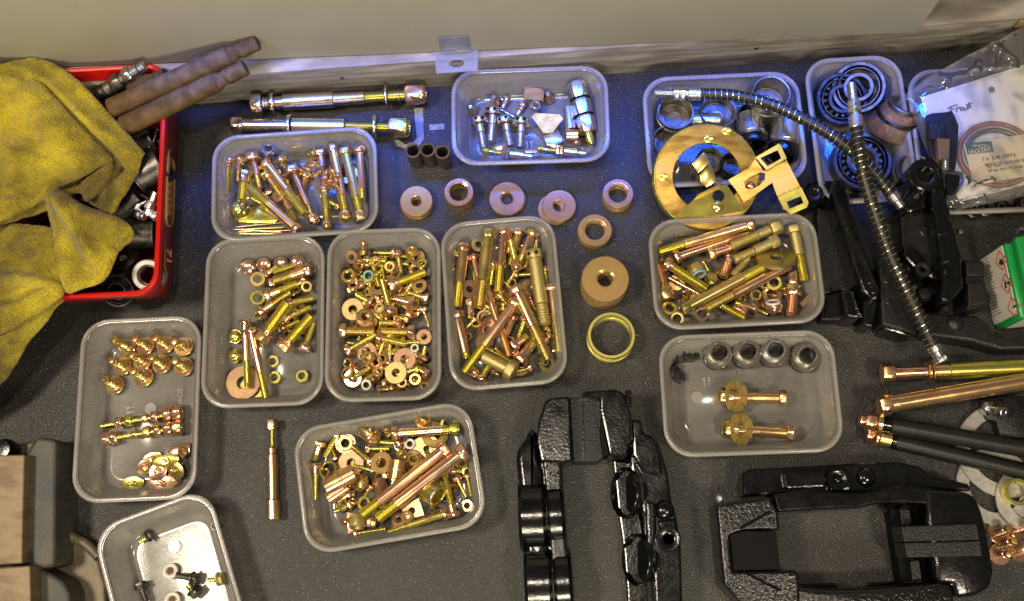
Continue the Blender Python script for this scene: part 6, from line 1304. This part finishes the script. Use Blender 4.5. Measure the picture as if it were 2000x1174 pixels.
for i, (a, b_, r) in enumerate((((800, 1010), (850, 880), 26), ((735, 985), (790, 1020), 24), ((710, 978), (800, 930), 12), ((840, 1000), (862, 1020), 26))):
    p1, p2 = P(*CT(*a), .060 - .004 * (i % 2)), P(*CT(*b_), .064); o = root('brake_fitting', along(p1, p2)); L_ = (p2 - p1).length; r = K(r / 2.795)
    part(o, 'hex', m_head(r * 1.25, L_ * .35), 's', TZ(L_ * .25)); part(o, 'stem', m_cyl(r * .8, L_), 's'); part(o, 'nose', m_thread(r * .85, L_ * .2), 's', TZ(L_ * .75)); tag(o, ['bright bleed fitting pointing up the picture inside the tin', 'short bright fitting left of the pointed one in the tin', 'thin bright pin crossing the fittings in the tin', 'short bright fitting touching the right wall of the tin'][i], 'fitting', 'old parts in the red tin')
bm = bmesh.new()
for k in range(150):
    x = random.uniform(-hw + .03, hw - .026); y = random.uniform(-hl + .024, hl - .024); z = .008 + random.random() * .032; m_ = TM @ T(x, y, z) @ Matrix.Rotation(random.random() * 6, 4, 'Z') @ Matrix.Rotation(random.random() * 3, 4, 'X'); r = random.uniform(.004, .011)
    if k % 2: lathe(bm, [(r * .6, 0), (r, 0), (r, r), (r * .6, r)], 14, True, m_)
    else: lathe(bm, [(0, 0), (r * .5, 0), (r * .5, r * 3), (0, r * 3)], 10, False, m_)
solo('dark_scrap', bm, 'k', 'dark oily mass of small parts filling the bottom of the red tin', 'scrap parts', kind='stuff')

# ------------------------------------------------------------------ yellow cloth
def flap(bm, pts, zf, bulge, bw, ridges=(), amp=.003, freq=28, skirt=.010, res=.0032, hem=.0012):
    w = [P(x, y, zf(x, y)).to_2d() for x, y in pts]
    # rounded outline
    ww = smooth_path([Vector((p.x, p.y, 0)) for p in [w[-1]] + w + [w[0], w[1]]], 4)[4:-4]; w = [p.to_2d() for p in ww]
    if (w[0] - w[-1]).length < 1e-5: w.pop()
    dense = []
    for i in range(len(w)):
        a, c_ = w[i], w[(i + 1) % len(w)]; k = max(1, round((c_ - a).length / res)); dense += [a.lerp(c_, j / k) for j in range(k)]
    dense = [p + Vector((noise.noise(Vector((p.x * 300, p.y * 300, 0))), noise.noise(Vector((p.x * 300, p.y * 300, 9))))) * .0007 for p in dense]
    n = len(dense)
    def inside(p):
        c_ = False; j = n - 1
        for i in range(n):
            a, b_ = dense[i], dense[j]
            if (a.y > p.y) != (b_.y > p.y) and p.x < (b_.x - a.x) * (p.y - a.y) / (b_.y - a.y) + a.x: c_ = not c_
            j = i
        return c_
    def dist(p): return min((q - p).length for q in dense)
    xs = [p.x for p in dense]; ys = [p.y for p in dense]; ins = []; y = min(ys); row = 0
    while y < max(ys):
        x = min(xs) + (res / 2 if row % 2 else 0)
        while x < max(xs):
            p = Vector((x, y))
            if inside(p) and dist(p) > res * .5: ins.append(p)
            x += res
        y += res * .87; row += 1
    v2, _, f2, *_ = delaunay_2d_cdt(dense + ins, [(i, (i + 1) % n) for i in range(n)], [], 1, 1e-7)
    rw = [([P(x, y, zf(x, y)).to_2d() for x, y in l], a, wd) for l, a, wd in ridges]
    inv = {}
    def height(v):
        d = dist(v); h = bulge * (1 - math.exp(-d / bw)) + hem * math.exp(-((d - .003) / .0022) ** 2)
        for l, a, wd in rw:
            r_ = 9
            for q0, q1 in zip(l, l[1:]):
                dd = q1 - q0; t = max(0, min(1, (v - q0).dot(dd) / dd.length_squared)); r_ = min(r_, (q0 + dd * t - v).length)
            h += a * math.exp(-(r_ / wd) ** 2)
        q = Vector((v.x, v.y, pts[0][0] * .01)); h += amp * noise.noise(q * freq) + amp * .4 * noise.noise(q * freq * 3.1) + .0005 * noise.noise(q * 320)
        return h
    def pxof(v):  # picture position of a world point, to read the base height
        best = None; q = Vector((v.x, v.y, .08)) - CAM; cxx = q.dot(Vector((m3[0][0], m3[1][0], m3[2][0]))) if False else None
        cam_v = Vector((q.dot(cx_ax), q.dot(cy_ax), q.dot(cz_ax))); return 1000 + F * cam_v.x / -cam_v.z, 587 - F * cam_v.y / -cam_v.z
    tops = []
    for v in v2:
        v = Vector(v); a, b_ = pxof(v); tops.append(bm.verts.new((v.x, v.y, zf(a, b_) + height(v))))
    cnt = set()
    for f in f2:
        bm.faces.new([tops[i] for i in f])
        for i in range(len(f)): cnt.add((f[i], f[(i + 1) % len(f)]))
    cen = sum((Vector(v) for v in v2), Vector((0, 0))) / len(v2)
    low, low2 = {}, {}
    for a, b_ in cnt:
        if (b_, a) not in cnt:
            for i in (a, b_):
                if i not in low:
                    co = tops[i].co; d = (cen - co.to_2d()).normalized(); low[i] = bm.verts.new((co.x - d.x * .0008, co.y - d.y * .0008, co.z - .0022)); low2[i] = bm.verts.new((co.x + d.x * skirt * .4, co.y + d.y * skirt * .4, co.z - .005 - .002))
            bm.faces.new((tops[b_], tops[a], low[a], low[b_])); bm.faces.new((low[b_], low[a], low2[a], low2[b_]))
cx_ax = Vector((xc.x, yc.x, zc.x)); cy_ax = Vector((xc.y, yc.y, zc.y)); cz_ax = Vector((xc.z, yc.z, zc.z))
bm = bmesh.new()
flap(bm, [(-120, 135), (0, 130), (45, 117), (85, 116), (118, 130), (155, 160), (195, 202), (240, 252), (276, 292), (279, 304), (262, 338), (240, 385), (223, 416), (200, 410), (172, 394), (140, 372), (60, 420), (-120, 430)], lambda x, y: .081, .010, .014, [([(85, 170), (130, 215), (190, 280), (235, 330)], -0.0136, 0.0038), ([(70, 160), (120, 200), (200, 262), (265, 305)], 0.0102, 0.0085), ([(230, 330), (215, 400)], -0.0068, 0.0043)], .008)
flap(bm, [(-120, 470), (0, 440), (60, 440), (110, 450), (124, 500), (127, 545), (118, 585), (92, 625), (60, 660), (30, 706), (2, 746), (-40, 790), (-120, 800)], lambda x, y: .077 - .00012 * max(0, y - 560), .010, .016, [([(-60, 560), (40, 548), (105, 558)], 0.0136, 0.0051), ([(-60, 610), (50, 600), (110, 578)], -0.0085, 0.0051), ([(-40, 700), (50, 640), (95, 600)], 0.0085, 0.0051)], .006)
flap(bm, [(85, 372), (120, 372), (160, 400), (205, 416), (240, 430), (256, 448), (252, 468), (232, 480), (222, 500), (212, 530), (195, 550), (165, 560), (126, 568), (112, 520), (100, 450)], lambda x, y: .087, .009, .010, [([(110, 385), (150, 440), (185, 500)], 0.0119, 0.0059), ([(130, 400), (180, 425), (235, 440)], 0.0102, 0.0068), ([(140, 480), (175, 540)], -0.0068, 0.0068), ([(225, 478), (240, 460), (248, 452)], -0.0119, 0.0034)], .006)
flap(bm, [(-120, 560), (0, 552), (60, 545), (100, 548), (120, 560), (116, 580), (85, 604), (40, 630), (0, 650), (-120, 680)], lambda x, y: .085, .006, .008, [([(-60, 600), (30, 585), (78, 562), (60, 552)], -0.0085, 0.0034)], .004)
flap(bm, [(-120, 160), (30, 150), (75, 160), (110, 195), (150, 240), (190, 282), (214, 306), (212, 316), (190, 326), (160, 344), (130, 352), (104, 362), (84, 380), (60, 400), (30, 418), (0, 432), (-120, 470)], lambda x, y: .095, .010, .012, [([(60, 190), (110, 240), (150, 300)], 0.0102, 0.0136), ([(20, 300), (90, 330), (150, 330)], 0.0085, 0.0102), ([(0, 380), (60, 370)], -0.0068, 0.0085)], .009)
flap(bm, [(165, 352), (195, 330), (216, 316), (214, 340), (198, 366), (180, 385), (168, 392), (156, 372)], lambda x, y: .091, .006, .006, [([(165, 375), (200, 345)], -0.0051, 0.0034)], .002)
# pile: short tufts over the whole cloth
tris = [f for f in bm.faces if len(f.verts) == 3]
fz = []
for f in tris:
    for _ in range(7):
        a, b_ = random.random(), random.random()
        if a + b_ > 1: a, b_ = 1 - a, 1 - b_
        v0, v1, v2_ = [v.co for v in f.verts]; q = v0 + (v1 - v0) * a + (v2_ - v0) * b_; fz.append(q.copy())
cl = solo('microfibre_cloth', bm, 'cloth', 'dirty yellow microfibre cloth thrown in folds over the red tin', 'cloth', ang=75)
vv, ff = [], []
for q in fz:
    if q.x < P(-60, 400, .08).x: continue
    d = Vector((random.uniform(-1, 1), random.uniform(-1, 1), random.uniform(.2, 1))).normalized() * random.uniform(.0010, .0020); s_ = d.cross(Vector((random.random(), random.random(), .3))).normalized() * .00022
    i = len(vv); q2 = q - cl.location; vv += [q2 - s_, q2 + s_, q2 + d]; ff.append((i, i + 1, i + 2))
me = bpy.data.meshes.new('pile'); me.from_pydata([tuple(x) for x in vv], [], ff); o = part(cl, 'terry_pile', me, 'cloth', kind='stuff')

# ------------------------------------------------------------------ labels for the hardware in the tubs
from collections import defaultdict
def place(it):
    t = TUB.get(it['tub'])
    if not t: return ''
    q = t['m'].inverted() @ it['pos']; fx, fy = q.x / (t['hw'] - .015), q.y / (t['hl'] - .015)
    h = 'left' if fx < -.33 else 'right' if fx > .33 else ''; v_ = 'far' if fy > .33 else 'near' if fy < -.33 else ''
    return {('', ''): 'in the middle', ('left', ''): 'at the left wall', ('right', ''): 'at the right wall', ('', 'far'): 'at the far wall', ('', 'near'): 'at the near wall',
            ('left', 'far'): 'in the far left corner', ('right', 'far'): 'in the far right corner', ('left', 'near'): 'in the near left corner', ('right', 'near'): 'in the near right corner'}[(h, v_)]
GR = defaultdict(list)
for it in ITEMS:
    sz, _, ex = it['extra'].partition('|'); base = ' '.join(x for x in (sz, it['tint'], it['kind']) if x)
    tint_in = it['tint'] in it['kind']
    it['base'], it['ex'], it['pl'] = (base if not tint_in else it['kind']), ex, place(it)
    it['lab'] = f"{it['base']} {it['pl']} of the {TUBNAME[it['tub']]}".replace('in the middle of', 'mid')
    if it['ex'] and len((it['lab'] + ' ' + it['ex']).split()) <= 13: it['lab'] += ', ' + it['ex']
    GR[it['lab']].append(it)
ORD = ['', 'second', 'third', 'fourth', 'fifth', 'sixth', 'seventh', 'eighth', 'ninth', 'tenth', 'eleventh', 'twelfth']
for lab, l in GR.items():
    if len(l) > 1:
        xs = max(i['pos'].x for i in l) - min(i['pos'].x for i in l); ys = max(i['pos'].y for i in l) - min(i['pos'].y for i in l)
        hz = xs > ys; l.sort(key=lambda i: i['pos'].x if hz else -i['pos'].y); n = len(l)
        for k, it in enumerate(l):
            if n == 2: w_ = ('left one' if k == 0 else 'right one') if hz else ('farther one' if k == 0 else 'nearer one')
            else: w_ = (ORD[k] + ' from left' if k else 'leftmost') if hz else (ORD[k] + ' from far' if k else 'farthest')
            it['lab'] += ', ' + w_
def trim(s_): return ' '.join(s_.split()[:16])
seen = {}
for it in ITEMS:
    lab = trim(it['lab']); g_ = f"{it['cat']}s in the {TUBNAME[it['tub']]}"
    tag(it['o'], lab, it['cat'], g_)
